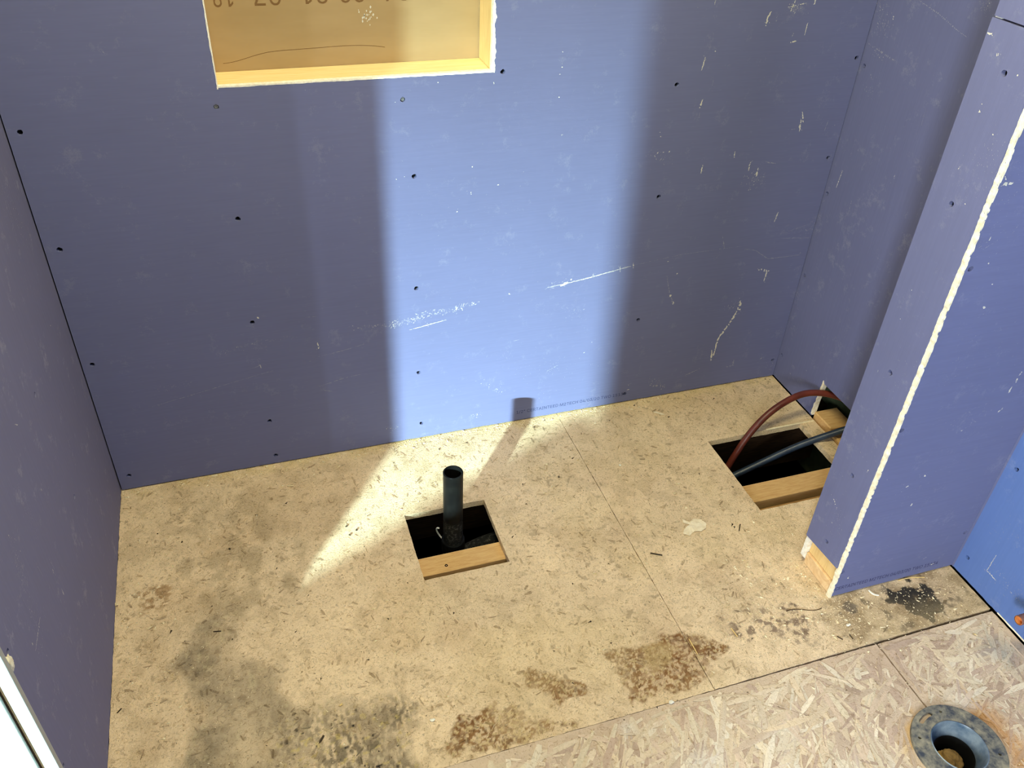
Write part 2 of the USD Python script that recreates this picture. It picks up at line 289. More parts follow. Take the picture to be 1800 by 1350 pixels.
# ---------------------------------------------------------------- measured marks (metres, in the plane of each surface)
SCRATCHES = {
    'back': [([[1.6729, 1.1261], [1.6668, 1.1137], [1.6658, 1.0932]], 0.0053, 1), ([[1.7319, 1.1493], [1.7263, 1.1242]], 0.004, 0.8), ([[1.716, 1.1335], [1.7653, 1.1419]], 0.0027, 0.7), ([[1.789, 1.1475], [1.7856, 1.1374]], 0.0047, 1), ([[1.7818, 1.0963], [1.7805, 1.0675]], 0.0034, 1), ([[1.7447, 1.0518], [1.7614, 1.055]], 0.0042, 0.8), ([[1.7481, 1.0741], [1.7455, 1.0663]], 0.0041, 0.6), ([[1.6912, 1.1153], [1.6921, 1.0999]], 0.0027, 0.5), ([[1.5183, 1.1562], [1.5174, 1.1465]], 0.0025, 0.7), ([[1.477, 1.143], [1.469, 1.1396]], 0.0025, 0.6), ([[1.5403, 1.043], [1.5424, 1.0403]], 0.0041, 0.8), ([[1.4367, 1.0596], [1.4371, 1.0571]], 0.0039, 0.8), ([[1.5171, 1.0298], [1.5127, 0.9982]], 0.003, 0.9), ([[1.5297, 0.9274], [1.5259, 0.9065]], 0.0058, 1), ([[1.5289, 0.8992], [1.5273, 0.8751]], 0.0018, 0.5), ([[1.6518, 0.7864], [1.6526, 0.7679]], 0.0035, 0.9), ([[1.6399, 0.7798], [1.6382, 0.7722]], 0.0032, 0.6), ([[1.8281, 0.8782], [1.8404, 0.8474]], 0.0039, 0.8), ([[1.8312, 0.8556], [1.8351, 0.8235]], 0.0064, 1), ([[1.8073, 0.8302], [1.8276, 0.8317]], 0.0024, 0.5), ([[1.9175, 0.8462], [1.9136, 0.8189]], 0.0029, 0.5), ([[1.9445, 0.8335], [1.9356, 0.828]], 0.0025, 0.5), ([[1.7051, 0.7539], [1.7064, 0.7269]], 0.0053, 0.9), ([[1.7326, 0.7324], [1.7333, 0.7084]], 0.007, 1), ([[1.7477, 0.7485], [1.7921, 0.7381]], 0.0033, 0.5), ([[1.4263, 0.8013], [1.4268, 0.7982]], 0.0076, 1), ([[1.4437, 0.8012], [1.4439, 0.7997]], 0.0061, 1), ([[1.4595, 0.8014], [1.4614, 0.7997]], 0.0061, 1), ([[1.4255, 0.8554], [1.4259, 0.8525]], 0.0044, 0.9), ([[1.4287, 0.8451], [1.4294, 0.8407]], 0.0045, 0.7), ([[1.5635, 0.7558], [1.5631, 0.7325]], 0.0045, 0.9), ([[1.8321, 0.5932], [1.8269, 0.5643]], 0.0044, 0.9), ([[1.5499, 0.9744], [1.5496, 0.9607]], 0.0018, 0.5), ([[1.1545, 0.4483], [1.2192, 0.4548], [1.2844, 0.4632], [1.408, 0.4832]], 0.0033, 0.95), ([[1.1952, 0.4477], [1.2312, 0.4671]], 0.0083, 0.8), ([[1.2881, 0.4749], [1.2896, 0.4607]], 0.0025, 0.9), ([[1.3654, 0.4854], [1.3677, 0.4675]], 0.0028, 0.9), ([[1.4036, 0.4908], [1.406, 0.4728]], 0.0028, 0.9), ([[1.408, 0.4832], [1.5525, 0.4976], [1.731, 0.4997]], 0.0018, 0.35), ([[1.6681, 0.5394], [1.6852, 0.493]], 0.0029, 0.5), ([[1.752, 0.4881], [1.7872, 0.48], [1.8369, 0.446], [1.9422, 0.4453], [1.9435, 0.4544]], 0.0031, 0.6), ([[1.862, 0.5086], [1.9597, 0.4985]], 0.0029, 0.4), ([[1.8547, 0.5221], [1.9519, 0.5446]], 0.0025, 0.35), ([[1.8128, 0.4137], [1.8512, 0.4047]], 0.0079, 0.8), ([[1.8433, 0.4058], [1.8418, 0.3658]], 0.0052, 0.9), ([[1.7781, 0.3109], [1.7732, 0.2819], [1.7536, 0.2304], [1.7278, 0.1873], [1.7252, 0.1244]], 0.0073, 0.9), ([[1.7772, 0.315], [1.7812, 0.2806]], 0.0101, 0.8), ([[1.7166, 0.1472], [1.7191, 0.1061]], 0.0062, 1), ([[1.5142, 0.4346], [1.5328, 0.3765], [1.5524, 0.3356]], 0.0029, 0.6), ([[1.5098, 0.4819], [1.5104, 0.4783]], 0.0054, 0.9), ([[1.5452, 0.4394], [1.5459, 0.4357]], 0.0055, 0.9), ([[1.5356, 0.3704], [1.5391, 0.3605]], 0.0075, 0.9), ([[1.5508, 0.3454], [1.5506, 0.3359]], 0.0057, 0.9), ([[1.6362, 0.065], [1.6863, 0.0818]], 0.0041, 0.6), ([[1.8035, 0.095], [1.8038, 0.0664]], 0.0064, 0.6), ([[1.7784, 0.0711], [1.8086, 0.0721]], 0.0043, 0.5), ([[1.8995, 0.0864], [1.9067, 0.074]], 0.011, 0.4), ([[1.52, 0.0503], [1.5687, 0.0363]], 0.0081, 0.5), ([[1.5321, 0.0719], [1.5527, 0.0636]], 0.0061, 0.5), ([[1.0654, 0.2911], [1.0851, 0.2934]], 0.0025, 0.6), ([[1.1739, 0.1676], [1.2076, 0.1835]], 0.0036, 0.6), ([[1.4495, 0.0489], [1.4498, 0.0467]], 0.0099, 1), ([[1.4471, 0.0668], [1.4474, 0.0646]], 0.0059, 0.7), ([[1.3066, 0.2514], [1.3072, 0.2454]], 0.0045, 0.7), ([[1.2874, 0.2152], [1.2878, 0.2111]], 0.0046, 0.7), ([[0.7812, 0.3759], [0.8804, 0.3915]], 0.003, 0.9), ([[0.543, 0.3337], [0.6015, 0.341], [0.6608, 0.3519]], 0.002, 0.6), ([[0.1283, 0.2565], [0.1727, 0.2654], [0.2352, 0.2761], [0.3127, 0.2912], [0.3981, 0.307], [0.4266, 0.3105]], 0.002, 0.5), ([[0.5442, 0.3775], [0.5465, 0.3561]], 0.0043, 0.9), ([[0.3977, 0.3354], [0.3991, 0.3246]], 0.0028, 0.8), ([[0.534, 0.2385], [0.5945, 0.2529], [0.6504, 0.259]], 0.0027, 0.6), ([[0.5475, 0.2245], [0.5691, 0.2164]], 0.003, 0.5), ([[0.5206, 0.3252], [0.5202, 0.3217]], 0.0029, 0.6), ([[0.3731, 0.3277], [0.4156, 0.3339]], 0.0014, 0.4), ([[0.7675, 0.9728], [0.7674, 0.9704]], 0.0042, 0.9), ([[0.8646, 1.01], [0.8646, 1.0075]], 0.0037, 0.8), ([[0.7639, 0.7957], [0.7638, 0.7929]], 0.004, 0.9), ([[0.7827, 0.7994], [0.7826, 0.7966]], 0.004, 0.9), ([[0.9446, 0.8094], [0.9461, 0.8064]], 0.0035, 0.8), ([[1.0093, 0.7574], [1.0094, 0.753]], 0.0051, 0.9), ([[0.9427, 0.7451], [0.9427, 0.7378]], 0.0036, 0.8), ([[0.9076, 0.6986], [0.9076, 0.6941]], 0.0036, 0.7), ([[0.9921, 1.0023], [0.9923, 0.9973]], 0.0025, 0.8), ([[1.1528, 1.062], [1.1517, 1.0583]], 0.0037, 0.8), ([[1.1525, 1.0484], [1.1528, 1.0284]], 0.0015, 0.6), ([[1.1529, 1.0271], [1.1531, 1.0246]], 0.0038, 0.8), ([[1.1487, 1.0109], [1.1489, 1.0083]], 0.0045, 0.9), ([[1.15, 0.9591], [1.1516, 0.9563]], 0.0046, 0.9), ([[1.1602, 0.8664], [1.1688, 0.8671]], 0.0035, 0.6), ([[0.5226, 0.4558], [0.5488, 0.455]], 0.0014, 0.4), ([[0.7377, 0.4093], [0.7399, 0.3915]], 0.0045, 0.8), ([[1.0507, 0.4478], [1.0526, 0.4405]], 0.0048, 0.8), ([[0.4097, 0.4755], [0.4129, 0.4701]], 0.004, 0.8), ([[0.2084, 1.1061], [0.2112, 1.1049]], 0.0025, 0.6), ([[0.3259, 1.1426], [0.3257, 1.1416]], 0.0026, 0.6), ([[0.577, 0.9601], [0.5793, 0.9587]], 0.003, 0.5), ([[0.5798, 1.0105], [0.5774, 1.0095]], 0.0023, 0.5)],
    'left': [([[-0.4558, 0.7928], [-0.46, 0.7459]], 0.004, 0.5), ([[-0.5119, 0.493], [-0.548, 0.4843]], 0.0019, 0.6), ([[-0.2904, 0.265], [-0.3956, 0.2535]], 0.0024, 0.5), ([[-0.708, 0.5078], [-0.7009, 0.4588]], 0.002, 0.5), ([[-0.647, 0.365], [-0.6486, 0.3496]], 0.0029, 0.9), ([[-0.78, 0.4501], [-0.8475, 0.4502]], 0.0015, 0.7), ([[-0.8453, 0.4689], [-0.8478, 0.462]], 0.0029, 0.8), ([[-0.6498, 0.4217], [-0.6532, 0.4135]], 0.0022, 0.7), ([[-0.1371, 0.608], [-0.1372, 0.6038]], 0.0046, 0.9), ([[-0.5535, 0.6735], [-0.5418, 0.6629]], 0.0022, 0.8), ([[-0.5511, 0.5253], [-0.5538, 0.5209]], 0.0023, 0.8), ([[-0.3021, 0.5525], [-0.304, 0.544]], 0.0022, 0.4), ([[-0.6462, 0.4473], [-0.6424, 0.4135]], 0.0022, 0.5), ([[-0.7858, 0.4354], [-0.8391, 0.4165]], 0.0012, 0.35)],
    'right': [([[-0.1321, 1.1721], [-0.2072, 1.1595], [-0.2682, 1.1436], [-0.3073, 1.1361]], 0.0032, 0.5), ([[-0.0035, 1.0423], [-0.0628, 1.0356], [-0.1194, 1.0304]], 0.0047, 0.4), ([[-0.0672, 1.1214], [-0.0692, 1.1129]], 0.0032, 0.8), ([[-0.0539, 1.1091], [-0.0562, 1.0953]], 0.0026, 0.6), ([[0.011, 0.7661], [0.0072, 0.7402]], 0.0045, 0.9), ([[-0.0454, 0.7213], [-0.0404, 0.6699]], 0.003, 0.8), ([[-0.2591, 0.9541], [-0.2632, 0.9257]], 0.0019, 0.6), ([[-0.232, 0.7873], [-0.2338, 0.7791]], 0.0028, 0.7), ([[-0.2264, 0.7668], [-0.23, 0.7593]], 0.0028, 0.4), ([[-0.1103, 0.6844], [-0.1146, 0.6202]], 0.0018, 0.35), ([[-0.3351, 1.2133], [-0.3314, 1.2046]], 0.0028, 0.7), ([[-0.9155, 0.1345], [-0.9141, 0.0768]], 0.0021, 0.8), ([[-0.9141, 0.0768], [-0.9251, 0.077], [-0.9428, 0.0747]], 0.0035, 0.8), ([[-0.9049, 0.0727], [-0.9184, 0.0755]], 0.0029, 0.6), ([[-0.0423, 0.984], [-0.055, 0.9668]], 0.0027, 0.4), ([[-0.3197, 0.2305], [-0.3205, 0.2231]], 0.0049, 0.5), ([[-0.0743, 0.0657], [-0.074, 0.0588]], 0.0055, 0.5), ([[-0.1377, 0.1215], [-0.1375, 0.1149]], 0.0054, 0.5)],
    'end': [([[-0.7022, 1.2662], [-0.7122, 1.2662]], 0.0048, 1), ([[-0.7353, 1.2434], [-0.7366, 1.2384]], 0.0017, 0.9), ([[-0.7381, 1.2451], [-0.7394, 1.2401]], 0.0017, 0.9), ([[-0.7421, 1.2444], [-0.7433, 1.2421]], 0.0017, 0.6), ([[-0.7883, 1.2255], [-0.7895, 1.2232]], 0.0051, 1), ([[-0.742, 1.1639], [-0.7429, 1.1623]], 0.0031, 0.9), ([[-0.7437, 1.1531], [-0.7431, 1.1491]], 0.0041, 1), ([[-0.7859, 1.129], [-0.7871, 1.1266]], 0.0029, 0.9), ([[-0.7843, 1.005], [-0.7856, 1.0024]], 0.0033, 1), ([[-0.7826, 0.9696], [-0.7835, 0.9678]], 0.0024, 0.8), ([[-0.7819, 0.9482], [-0.7816, 0.9459]], 0.002, 0.7), ([[-0.748, 1.0574], [-0.7432, 1.0502]], 0.0023, 0.7), ([[-0.7359, 0.2528], [-0.7588, 0.2363]], 0.0031, 0.7), ([[-0.7399, 0.7402], [-0.7401, 0.7363]], 0.0029, 0.8), ([[-0.8022, 0.394], [-0.8003, 0.3855]], 0.0031, 0.8), ([[-0.7411, 0.8067], [-0.7421, 0.8047]], 0.0027, 0.7), ([[-0.7324, 0.6108], [-0.7326, 0.6066]], 0.003, 0.5)],
    'front': [([[1.6151, 1.0575], [1.6393, 1.0592]], 0.0059, 1), ([[1.6149, 1.0725], [1.6217, 1.0659]], 0.0029, 0.7), ([[1.6597, 0.9052], [1.6622, 0.9026]], 0.0046, 1), ([[1.6898, 0.8578], [1.6932, 0.8561]], 0.0037, 0.8), ([[1.6933, 0.8085], [1.6995, 0.8039]], 0.0058, 0.8), ([[1.6994, 0.7926], [1.7021, 0.7897]], 0.0038, 0.6), ([[1.6225, 0.9394], [1.6419, 0.9536]], 0.0021, 0.6), ([[1.6313, 0.9338], [1.651, 0.9447]], 0.002, 0.5), ([[1.6378, 0.9463], [1.6404, 0.9592]], 0.0023, 0.7), ([[1.878, 0.6242], [1.8755, 0.6145]], 0.005, 0.8), ([[1.8747, 0.6074], [1.8771, 0.5967]], 0.005, 0.8), ([[1.8704, 0.5862], [1.8703, 0.5683]], 0.005, 0.7), ([[1.8751, 0.5278], [1.8666, 0.5203]], 0.0052, 0.9), ([[1.783, 0.4871], [1.7888, 0.4873]], 0.0051, 0.7), ([[1.8746, 0.4193], [1.8728, 0.4164]], 0.0054, 0.8), ([[1.7377, 0.3706], [1.7426, 0.366]], 0.0052, 0.9), ([[1.7367, 0.2767], [1.7405, 0.2828]], 0.0072, 1), ([[1.698, 0.345], [1.7049, 0.3466]], 0.0042, 0.8), ([[1.6397, 0.0649], [1.643, 0.0598]], 0.0075, 0.9), ([[1.8583, 0.0602], [1.868, 0.0653]], 0.0041, 0.6), ([[1.8944, 0.03], [1.9063, 0.0305]], 0.0046, 0.7), ([[1.6873, 0.9602], [1.6919, 0.976]], 0.002, 0.4), ([[1.6294, 0.3813], [1.6362, 0.3829]], 0.0042, 0.5)],
}
SPECKLES = {
    'back': [([[0.7372, 0.3972], [0.8274, 0.4158], [0.9035, 0.4213], [0.9651, 0.431]], 0.0179, 0.9, 260), ([[0.621, 0.406], [0.7373, 0.4007]], 0.0115, 0.5, 60), ([[0.3005, 0.386], [0.3832, 0.4002], [0.4938, 0.4067]], 0.0105, 0.35, 70), ([[1.7063, 0.6981], [1.7527, 0.6936]], 0.0374, 0.5, 80), ([[1.4028, 0.8003], [1.4709, 0.7718]], 0.0213, 0.4, 40), ([[1.5163, 0.075], [1.5664, 0.039]], 0.0241, 0.5, 50), ([[0.7062, 0.0602], [0.7384, 0.0572]], 0.0261, 0.5, 30), ([[0.9547, 0.05], [0.9804, 0.0488]], 0.014, 0.6, 30), ([[1.7215, 0.2899], [1.7765, 0.3012]], 0.028, 0.4, 40), ([[1.0503, 0.2555], [1.0674, 0.2428]], 0.0678, 0.25, 40), ([[1.2259, 0.3766], [1.2637, 0.3335]], 0.0378, 0.4, 40), ([[1.1211, 0.1836], [1.2609, 0.1777]], 0.0529, 0.3, 60), ([[0.978, 0.1709], [1.0385, 0.1183]], 0.0272, 0.45, 50), ([[1.1544, 0.4501], [1.2188, 0.4584]], 0.0165, 0.6, 50), ([[1.7167, 1.1309], [1.7704, 1.1354]], 0.0212, 0.5, 40), ([[1.9369, 0.4977], [1.9629, 0.5397]], 0.0275, 0.35, 40), ([[0.1331, 0.3001], [0.2352, 0.3152]], 0.0205, 0.25, 40), ([[1.937, 0.0528], [1.9763, 0.0229]], 0.0313, 0.5, 30), ([[1.0731, 0.1114], [1.3975, 0.2338]], 0.2486, 0.2, 120), ([[0.7556, 0.8158], [1.0576, 0.4727]], 0.2632, 0.12, 90)],
    'left': [([[-0.143, 0.9128], [-0.1117, 0.804]], 0.0704, 0.35, 160), ([[-0.7572, 0.607], [-0.7887, 0.5375]], 0.0374, 0.35, 120), ([[-0.7873, 0.5086], [-0.8373, 0.414]], 0.0376, 0.3, 110), ([[-0.6425, 0.595], [-0.655, 0.5275]], 0.0311, 0.2, 50)],
    'right': [([[-0.0014, 1.142], [-0.0488, 1.0881]], 0.0441, 0.35, 160), ([[-0.3104, 1.2132], [-0.3356, 1.1966]], 0.0272, 0.4, 40), ([[-0.0342, 1.0303], [-0.0674, 1.026]], 0.0187, 0.4, 40), ([[-0.0366, 0.9468], [-0.0784, 0.9316]], 0.0276, 0.25, 40), ([[-0.9476, 0.1004], [-1.0186, 0.0825]], 0.057, 0.35, 120), ([[-0.8844, 0.1698], [-0.9295, 0.2352]], 0.0567, 0.2, 50)],
    'end': [([[-0.7645, 1.0247], [-0.8069, 1.1226]], 0.058, 0.2, 70), ([[-0.7535, 0.291], [-0.7913, 0.6936]], 0.0823, 0.18, 90), ([[-0.7636, 0.1716], [-0.7764, 0.2407]], 0.0431, 0.3, 40)],
    'front': [([[1.6512, 0.9313], [1.6241, 1.1108]], 0.0661, 0.25, 90), ([[1.782, 0.5291], [1.8187, 0.5135]], 0.0666, 0.4, 60), ([[1.705, 0.3189], [1.7408, 0.3442]], 0.0701, 0.3, 50), ([[1.6331, 0.0364], [1.981, 0.0068]], 0.0304, 0.18, 60), ([[1.6914, 0.7309], [1.9072, 0.5487]], 0.1336, 0.15, 70)],
}
SCREWS = {
    'back': [[0.0265, 0.9624], [0.0321, 0.7054], [0.0251, 0.4044], [0.0298, 0.0484], [0.3971, 0.9871], [0.4028, 0.735], [0.397, 0.4612], [0.3981, 0.152], [0.3994, 0.0312], [0.7852, 0.9766], [0.8054, 0.7972], [0.8026, 0.4978], [0.8018, 0.2341], [0.8054, 0.055], [1.4527, 0.968], [1.4505, 0.679], [1.446, 0.3003], [1.4383, 0.0337], [1.953, 1.0047], [1.95, 0.7416], [1.9503, 0.066], [1.0126, 1.0236]],
    'left': [[-0.3951, 0.6167], [-0.3879, 0.3491], [-0.9249, 0.5528], [-0.9347, 0.2626]],
    'right': [[-0.0148, 0.9885], [-0.0112, 0.6401], [-0.0128, 0.3801], [-0.0117, 0.0905], [-0.8571, 0.0609], [-0.8604, 0.3568]],
    'end': [[-0.7626, 1.2194], [-0.7565, 0.9901], [-0.7635, 0.6257], [-0.7666, 0.345], [-0.7658, 0.1313]],
    'front': [[1.6243, 0.8974], [1.6192, 0.5237], [1.6171, 0.0905], [1.9583, 0.1249]],
}
STAINS = {
    'grey_patch': [[0.1544, -0.472], [0.2173, -0.4407], [0.2775, -0.4833], [0.2808, -0.6029], [0.3004, -0.6533], [0.3851, -0.7423], [0.5079, -0.7885], [0.5673, -0.7923], [0.6019, -0.8275], [0.5552, -0.9551], [0.5111, -1.0563], [0.1135, -0.9351], [0.1271, -0.8259], [0.1481, -0.7322], [0.1441, -0.6637], [0.1204, -0.5854]],
    'brown_a': [[1.0288, -0.8233], [1.1528, -0.8126], [1.2431, -0.8197], [1.302, -0.8803], [1.2599, -0.9144], [1.1736, -0.9526], [1.0543, -0.9623], [1.0344, -0.9425], [1.0382, -0.8863]],
    'brown_b': [[0.8254, -0.8056], [0.8853, -0.8292], [0.9615, -0.8781], [0.9572, -0.8984], [0.886, -0.915], [0.8478, -0.8616]],
    'brown_c': [[0.6425, -0.9062], [0.6906, -0.8838], [0.747, -0.868], [0.8188, -0.9086], [0.8958, -0.9558], [0.8013, -0.977], [0.7347, -0.9784], [0.6381, -0.9456]],
    'oval': [[1.1123, -0.8324], [1.1598, -0.8274], [1.179, -0.852], [1.1622, -0.8856], [1.115, -0.8912], [1.0989, -0.8669]],
    'tar': [[1.7726, -0.8572], [1.8253, -0.8543], [1.8434, -0.8778], [1.8572, -0.9139], [1.8481, -0.9288], [1.7912, -0.9416], [1.7648, -0.9338], [1.7701, -0.9026], [1.7583, -0.8799]],
    'dirt': [[1.308, -0.8089], [1.4238, -0.8053], [1.5234, -0.8204], [1.5521, -0.8717], [1.5009, -0.9017], [1.3937, -0.88], [1.3264, -0.8555]],
    'wingdirt': [[1.5831, -0.8378], [1.9742, -0.8412], [1.9666, -0.9668], [1.7297, -0.9737], [1.5655, -0.9418]],
    'orange': [[0.0442, -0.3563], [0.1191, -0.3606], [0.1183, -0.4369], [0.0576, -0.4274]],
    'rust': [[1.7194, -1.1535], [1.7595, -1.1935], [1.7641, -1.2689], [1.7395, -1.3249], [1.7206, -1.3068], [1.739, -1.2482], [1.7119, -1.1793]],
    'rust2': [[1.5771, -1.1459], [1.6083, -1.1345], [1.5405, -1.2273], [1.5525, -1.2806], [1.5193, -1.2705], [1.5344, -1.1998]],
    'worn': [[0.1077, -0.1086], [0.2897, -0.1174], [0.4735, -0.274], [0.5049, -0.4364], [0.3913, -0.4913], [0.1555, -0.4227], [0.1196, -0.3072]],
    'blue': [[1.894, -1.0463], [1.9839, -1.0564], [1.9861, -1.1053], [1.906, -1.1205], [1.8661, -1.0856]],
}
PAPER = [[1.3845, -0.4988], [1.3917, -0.5082], [1.3979, -0.5148], [1.4124, -0.5055], [1.4302, -0.513], [1.4369, -0.5319], [1.429, -0.5448], [1.4118, -0.5518], [1.3953, -0.5471], [1.3864, -0.5505], [1.3756, -0.5575], [1.3692, -0.5516], [1.3623, -0.5467], [1.3711, -0.5343], [1.3835, -0.5258], [1.3937, -0.5227], [1.3876, -0.5161], [1.3812, -0.51]]
DEBRIS = {
    'chips': [[0.4226, -0.0996], [1.5188, -0.0787], [0.076, -0.4731], [0.0023, -0.3865], [1.6038, -0.912], [1.1147, -0.9748], [0.6219, -0.8699], [0.4498, -0.7822], [0.3707, -0.0065], [0.2337, -0.0081], [0.1682, -0.0126], [1.3111, -0.2631], [1.4096, -0.4058], [1.5, -0.6429], [1.4264, -0.4727], [1.4737, -0.5291], [1.5443, -0.751]],
    'dark': [[0.5419, -0.2854], [0.5647, -0.304], [0.5454, -0.3166], [0.09, -0.1829], [0.1469, -0.2266], [0.257, -0.2831]],
    'twig': [[1.4856, -0.8353], [1.5186, -0.8398], [1.5439, -0.8489], [1.5719, -0.8519]],
    'shaving': [[1.7153, -0.8388], [1.7168, -0.8501], [1.7295, -0.8573]],
    'splA': [[1.3344, -0.8415], [1.3364, -0.8664]],
    'splB': [[1.2264, -0.8406], [1.2257, -0.8828]],
    'splC': [[1.807, -0.8325], [1.8286, -0.8331], [1.878, -0.8418]],
    'splD': [[1.2526, -0.5818], [1.2784, -0.597]],
    'splE': [[1.5242, -0.5561], [1.5089, -0.5767]],
    'splF': [[0.2074, -0.5211], [0.2242, -0.5245]],
    'splG': [[0.0132, -0.6708], [0.0216, -0.6627]],
    'splH': [[1.5597, -0.9303], [1.5668, -0.9421]],
    'splI': [[1.5908, -0.9346], [1.5907, -0.9475]],
}



def screw_mesh():
    """A countersunk drywall screw, head up at z = 0, with a cross slot."""
    head = lathe([(0, -0.0012), (0.0012, -0.0012), (0.0016, -0.0002), (0.0040, 0.0), (0.0041, -0.0006), (0.0014, -0.0032), (0.0012, -0.012), (0, -0.014)], n=10)
    return head


AX = {'back': ('y', 0.0, 1), 'left': ('x', 0.0, -1), 'right': ('x', 1.97, 1), 'end': ('x', 1.605, 1), 'front': ('y', -0.83, 1)}


def place(mesh, wall, p, depth):
    """Turns a mesh built facing +z so that it faces out of the wall, sunk by depth, at p in the wall's plane."""
    ax, at, into = AX[wall]
    m = mesh.copy()
    v = m.vertices.copy()
    if ax == 'y':
        v = np.stack([p[0] + v[:, 0], at + into * (depth - v[:, 2]), p[1] + v[:, 1]], 1)
    else:
        v = np.stack([at + into * (depth - v[:, 2]), p[0] + v[:, 0], p[1] + v[:, 1]], 1)
    m = trimesh.Trimesh(v, m.faces, process=False)
    if m.volume < 0:
        m.invert()
    return m


SCREW = screw_mesh()
HOLE = 0.0056


def holes(wall, pts=None):
    out = []
    for k, p in enumerate(pts if pts is not None else SCREWS[wall]):
        g = np.random.default_rng(k + len(wall) * 100)
        a = np.linspace(0, 2 * np.pi, 12, endpoint=False)
        r = HOLE * g.uniform(0.85, 1.1, 12)
        out.append(Polygon([(p[0] + q * math.cos(b) * 1.05, p[1] + q * math.sin(b)) for q, b in zip(r, a)]))
    return unary_union(out)


def add_screws(wall, parent, pts=None, bright=()):
    for k, p in enumerate(pts if pts is not None else SCREWS[wall]):
        if k in bright:
            obj('screw', place(SCREW, wall, p, 0.0030), 'zinc', parent, label='bright zinc screw head')
        else:
            obj('screw', place(SCREW, wall, p, 0.0065), 'screw', parent)


def decal(polys, wall, lift):
    ax, at, into = AX[wall]
    v, f = [], []
    for q in polys:
        b = len(v)
        for a, c in q:
            v.append((a, at - into * lift, c) if ax == 'y' else (at - into * lift, a, c))
        f += [(b, b + i, b + i + 1) for i in range(1, len(q) - 1)]
    v, f = np.array(v), np.array(f)
    n = np.cross(v[f[:, 1]] - v[f[:, 0]], v[f[:, 2]] - v[f[:, 0]])
    out = n[:, 1 if ax == 'y' else 0] * -into
    f[out < 0] = f[out < 0][:, ::-1]
    return trimesh.Trimesh(v, f, process=False)


def add_scuffs(wall, parent):
    """White scratches and specks of gypsum on the board's paper, flat marks with ragged edges."""
    g = np.random.default_rng(len(wall) * 31 + ord(wall[0]))
    strong, faint = [], []
    for pts, w, s in SCRATCHES[wall]:
        ls = LineString(pts)
        dst = strong if s >= 0.65 else faint
        step = max(0.0016, w * 0.55)
        n = max(2, int(ls.length / step) + 1)
        edge = []
        for i in range(n + 1):
            p = np.array(ls.interpolate(i / n, normalized=True).coords[0])
            q = np.array(ls.interpolate(min(1, i / n + 0.02), normalized=True).coords[0]) - np.array(ls.interpolate(max(0, i / n - 0.02), normalized=True).coords[0])
            q = q / (np.linalg.norm(q) + 1e-9)
            side = np.array([-q[1], q[0]])
            hw = 0.5 * w * g.uniform(0.35, 1.15) * (0.35 + 0.65 * math.sin(math.pi * min(max(i / n, 0.08), 0.92)))
            off = side * w * g.normal(0, 0.15)
            edge.append((p + off - side * hw, p + off + side * hw, q))
        for a, b in zip(edge[:-1], edge[1:]):
            if g.random() < (1 - s) * 0.8 + 0.10:
                continue
            dst.append([a[0], b[0], b[1], a[1]])
        for _ in range(int(ls.length / 0.004 * s * 0.5)):
            p = np.array(ls.interpolate(g.random(), normalized=True).coords[0]) + g.normal(0, w * 0.8, 2)
            r = g.uniform(0.0004, 0.0011)
            dst.append([p + r * np.array([math.cos(t), math.sin(t)]) * g.uniform(0.6, 1.3) for t in (0.3, 1.9, 3.4, 4.9)])
    for pts, w, s, cnt in SPECKLES[wall]:
        ls = LineString(pts)
        for _ in range(cnt):
            p = np.array(ls.interpolate(g.random(), normalized=True).coords[0]) + g.normal(0, w * 0.33, 2)
            r = g.uniform(0.0004, 0.0013) * (0.6 + 0.5 * s)
            st = g.uniform(1.0, 2.6)
            a0 = g.normal(1.2, 0.5)
            d, e = np.array([math.cos(a0), math.sin(a0)]) * r * st, np.array([-math.sin(a0), math.cos(a0)]) * r
            (strong if g.random() < s - 0.25 else faint).append([p - d, p - e * g.uniform(0.5, 1), p + d, p + e * g.uniform(0.5, 1)])
    if strong:
        obj('scuff_marks', decal(strong, wall, 0.00035), 'scuff', parent, kind='stuff', label='white gypsum scratches and specks')
    if faint:
        obj('scuff_marks', decal(faint, wall, 0.00025), 'scuff_faint', parent, kind='stuff', label='faint pale scratches and dust')


def lettering(text, height, width, wall, at, mat, parent, turn=False, lift=0.0002, bold=False):
    m = meshkit.text_mesh(text, height, 0.0001, bold)
    m.vertices[:, 0] -= m.vertices[:, 0].min()
    m.vertices[:, 0] *= width / m.vertices[:, 0].max()
    if turn:
        m.vertices[:, 0], m.vertices[:, 1] = width - m.vertices[:, 0], height - m.vertices[:, 1]
    return obj('lettering', place(m, wall, at, -lift), mat, parent, label='printed board stamp')


# ---------------------------------------------------------------- the floor: sheets, flakes, framing under the holes
W = 1.97
HOLE_1 = (0.691, 0.905, -0.509, -0.287)
HOLE_2 = (1.604, 1.918, -0.526, -0.236)
BACK_EDGE = -0.9735
floor = xform('floor', 'worn wooden subfloor of large sheets with stains, sawdust and two cut openings', kind='structure')
STAIN = {k: Polygon(v).buffer(0.008 if k == 'tar' else 0) for k, v in STAINS.items()}


def mask(name, p, soft=0.02, amp=0.03, scale=22.0, seed=0):
    """0..1: inside the stain, its outline broken up by noise."""
    poly = STAIN[name]
    pts = shapely.points(p)
    d = shapely.distance(pts, poly.exterior) * np.where(shapely.contains_xy(poly, p[:, 0], p[:, 1]), 1, -1)
    q = np.c_[p, np.zeros(len(p))]
    d = d + amp * 2 * (meshkit.fbm(q * scale, 4, seed) - 0.5)
    t = np.clip(d / soft + 0.5, 0, 1)
    return t * t * (3 - 2 * t)


def fb(p, scale, octaves=4, seed=0, sx=1.0, sy=1.0):
    return meshkit.fbm(np.c_[p[:, 0] * scale * sx, p[:, 1] * scale * sy, np.full(len(p), seed * 1.7)], octaves, seed)


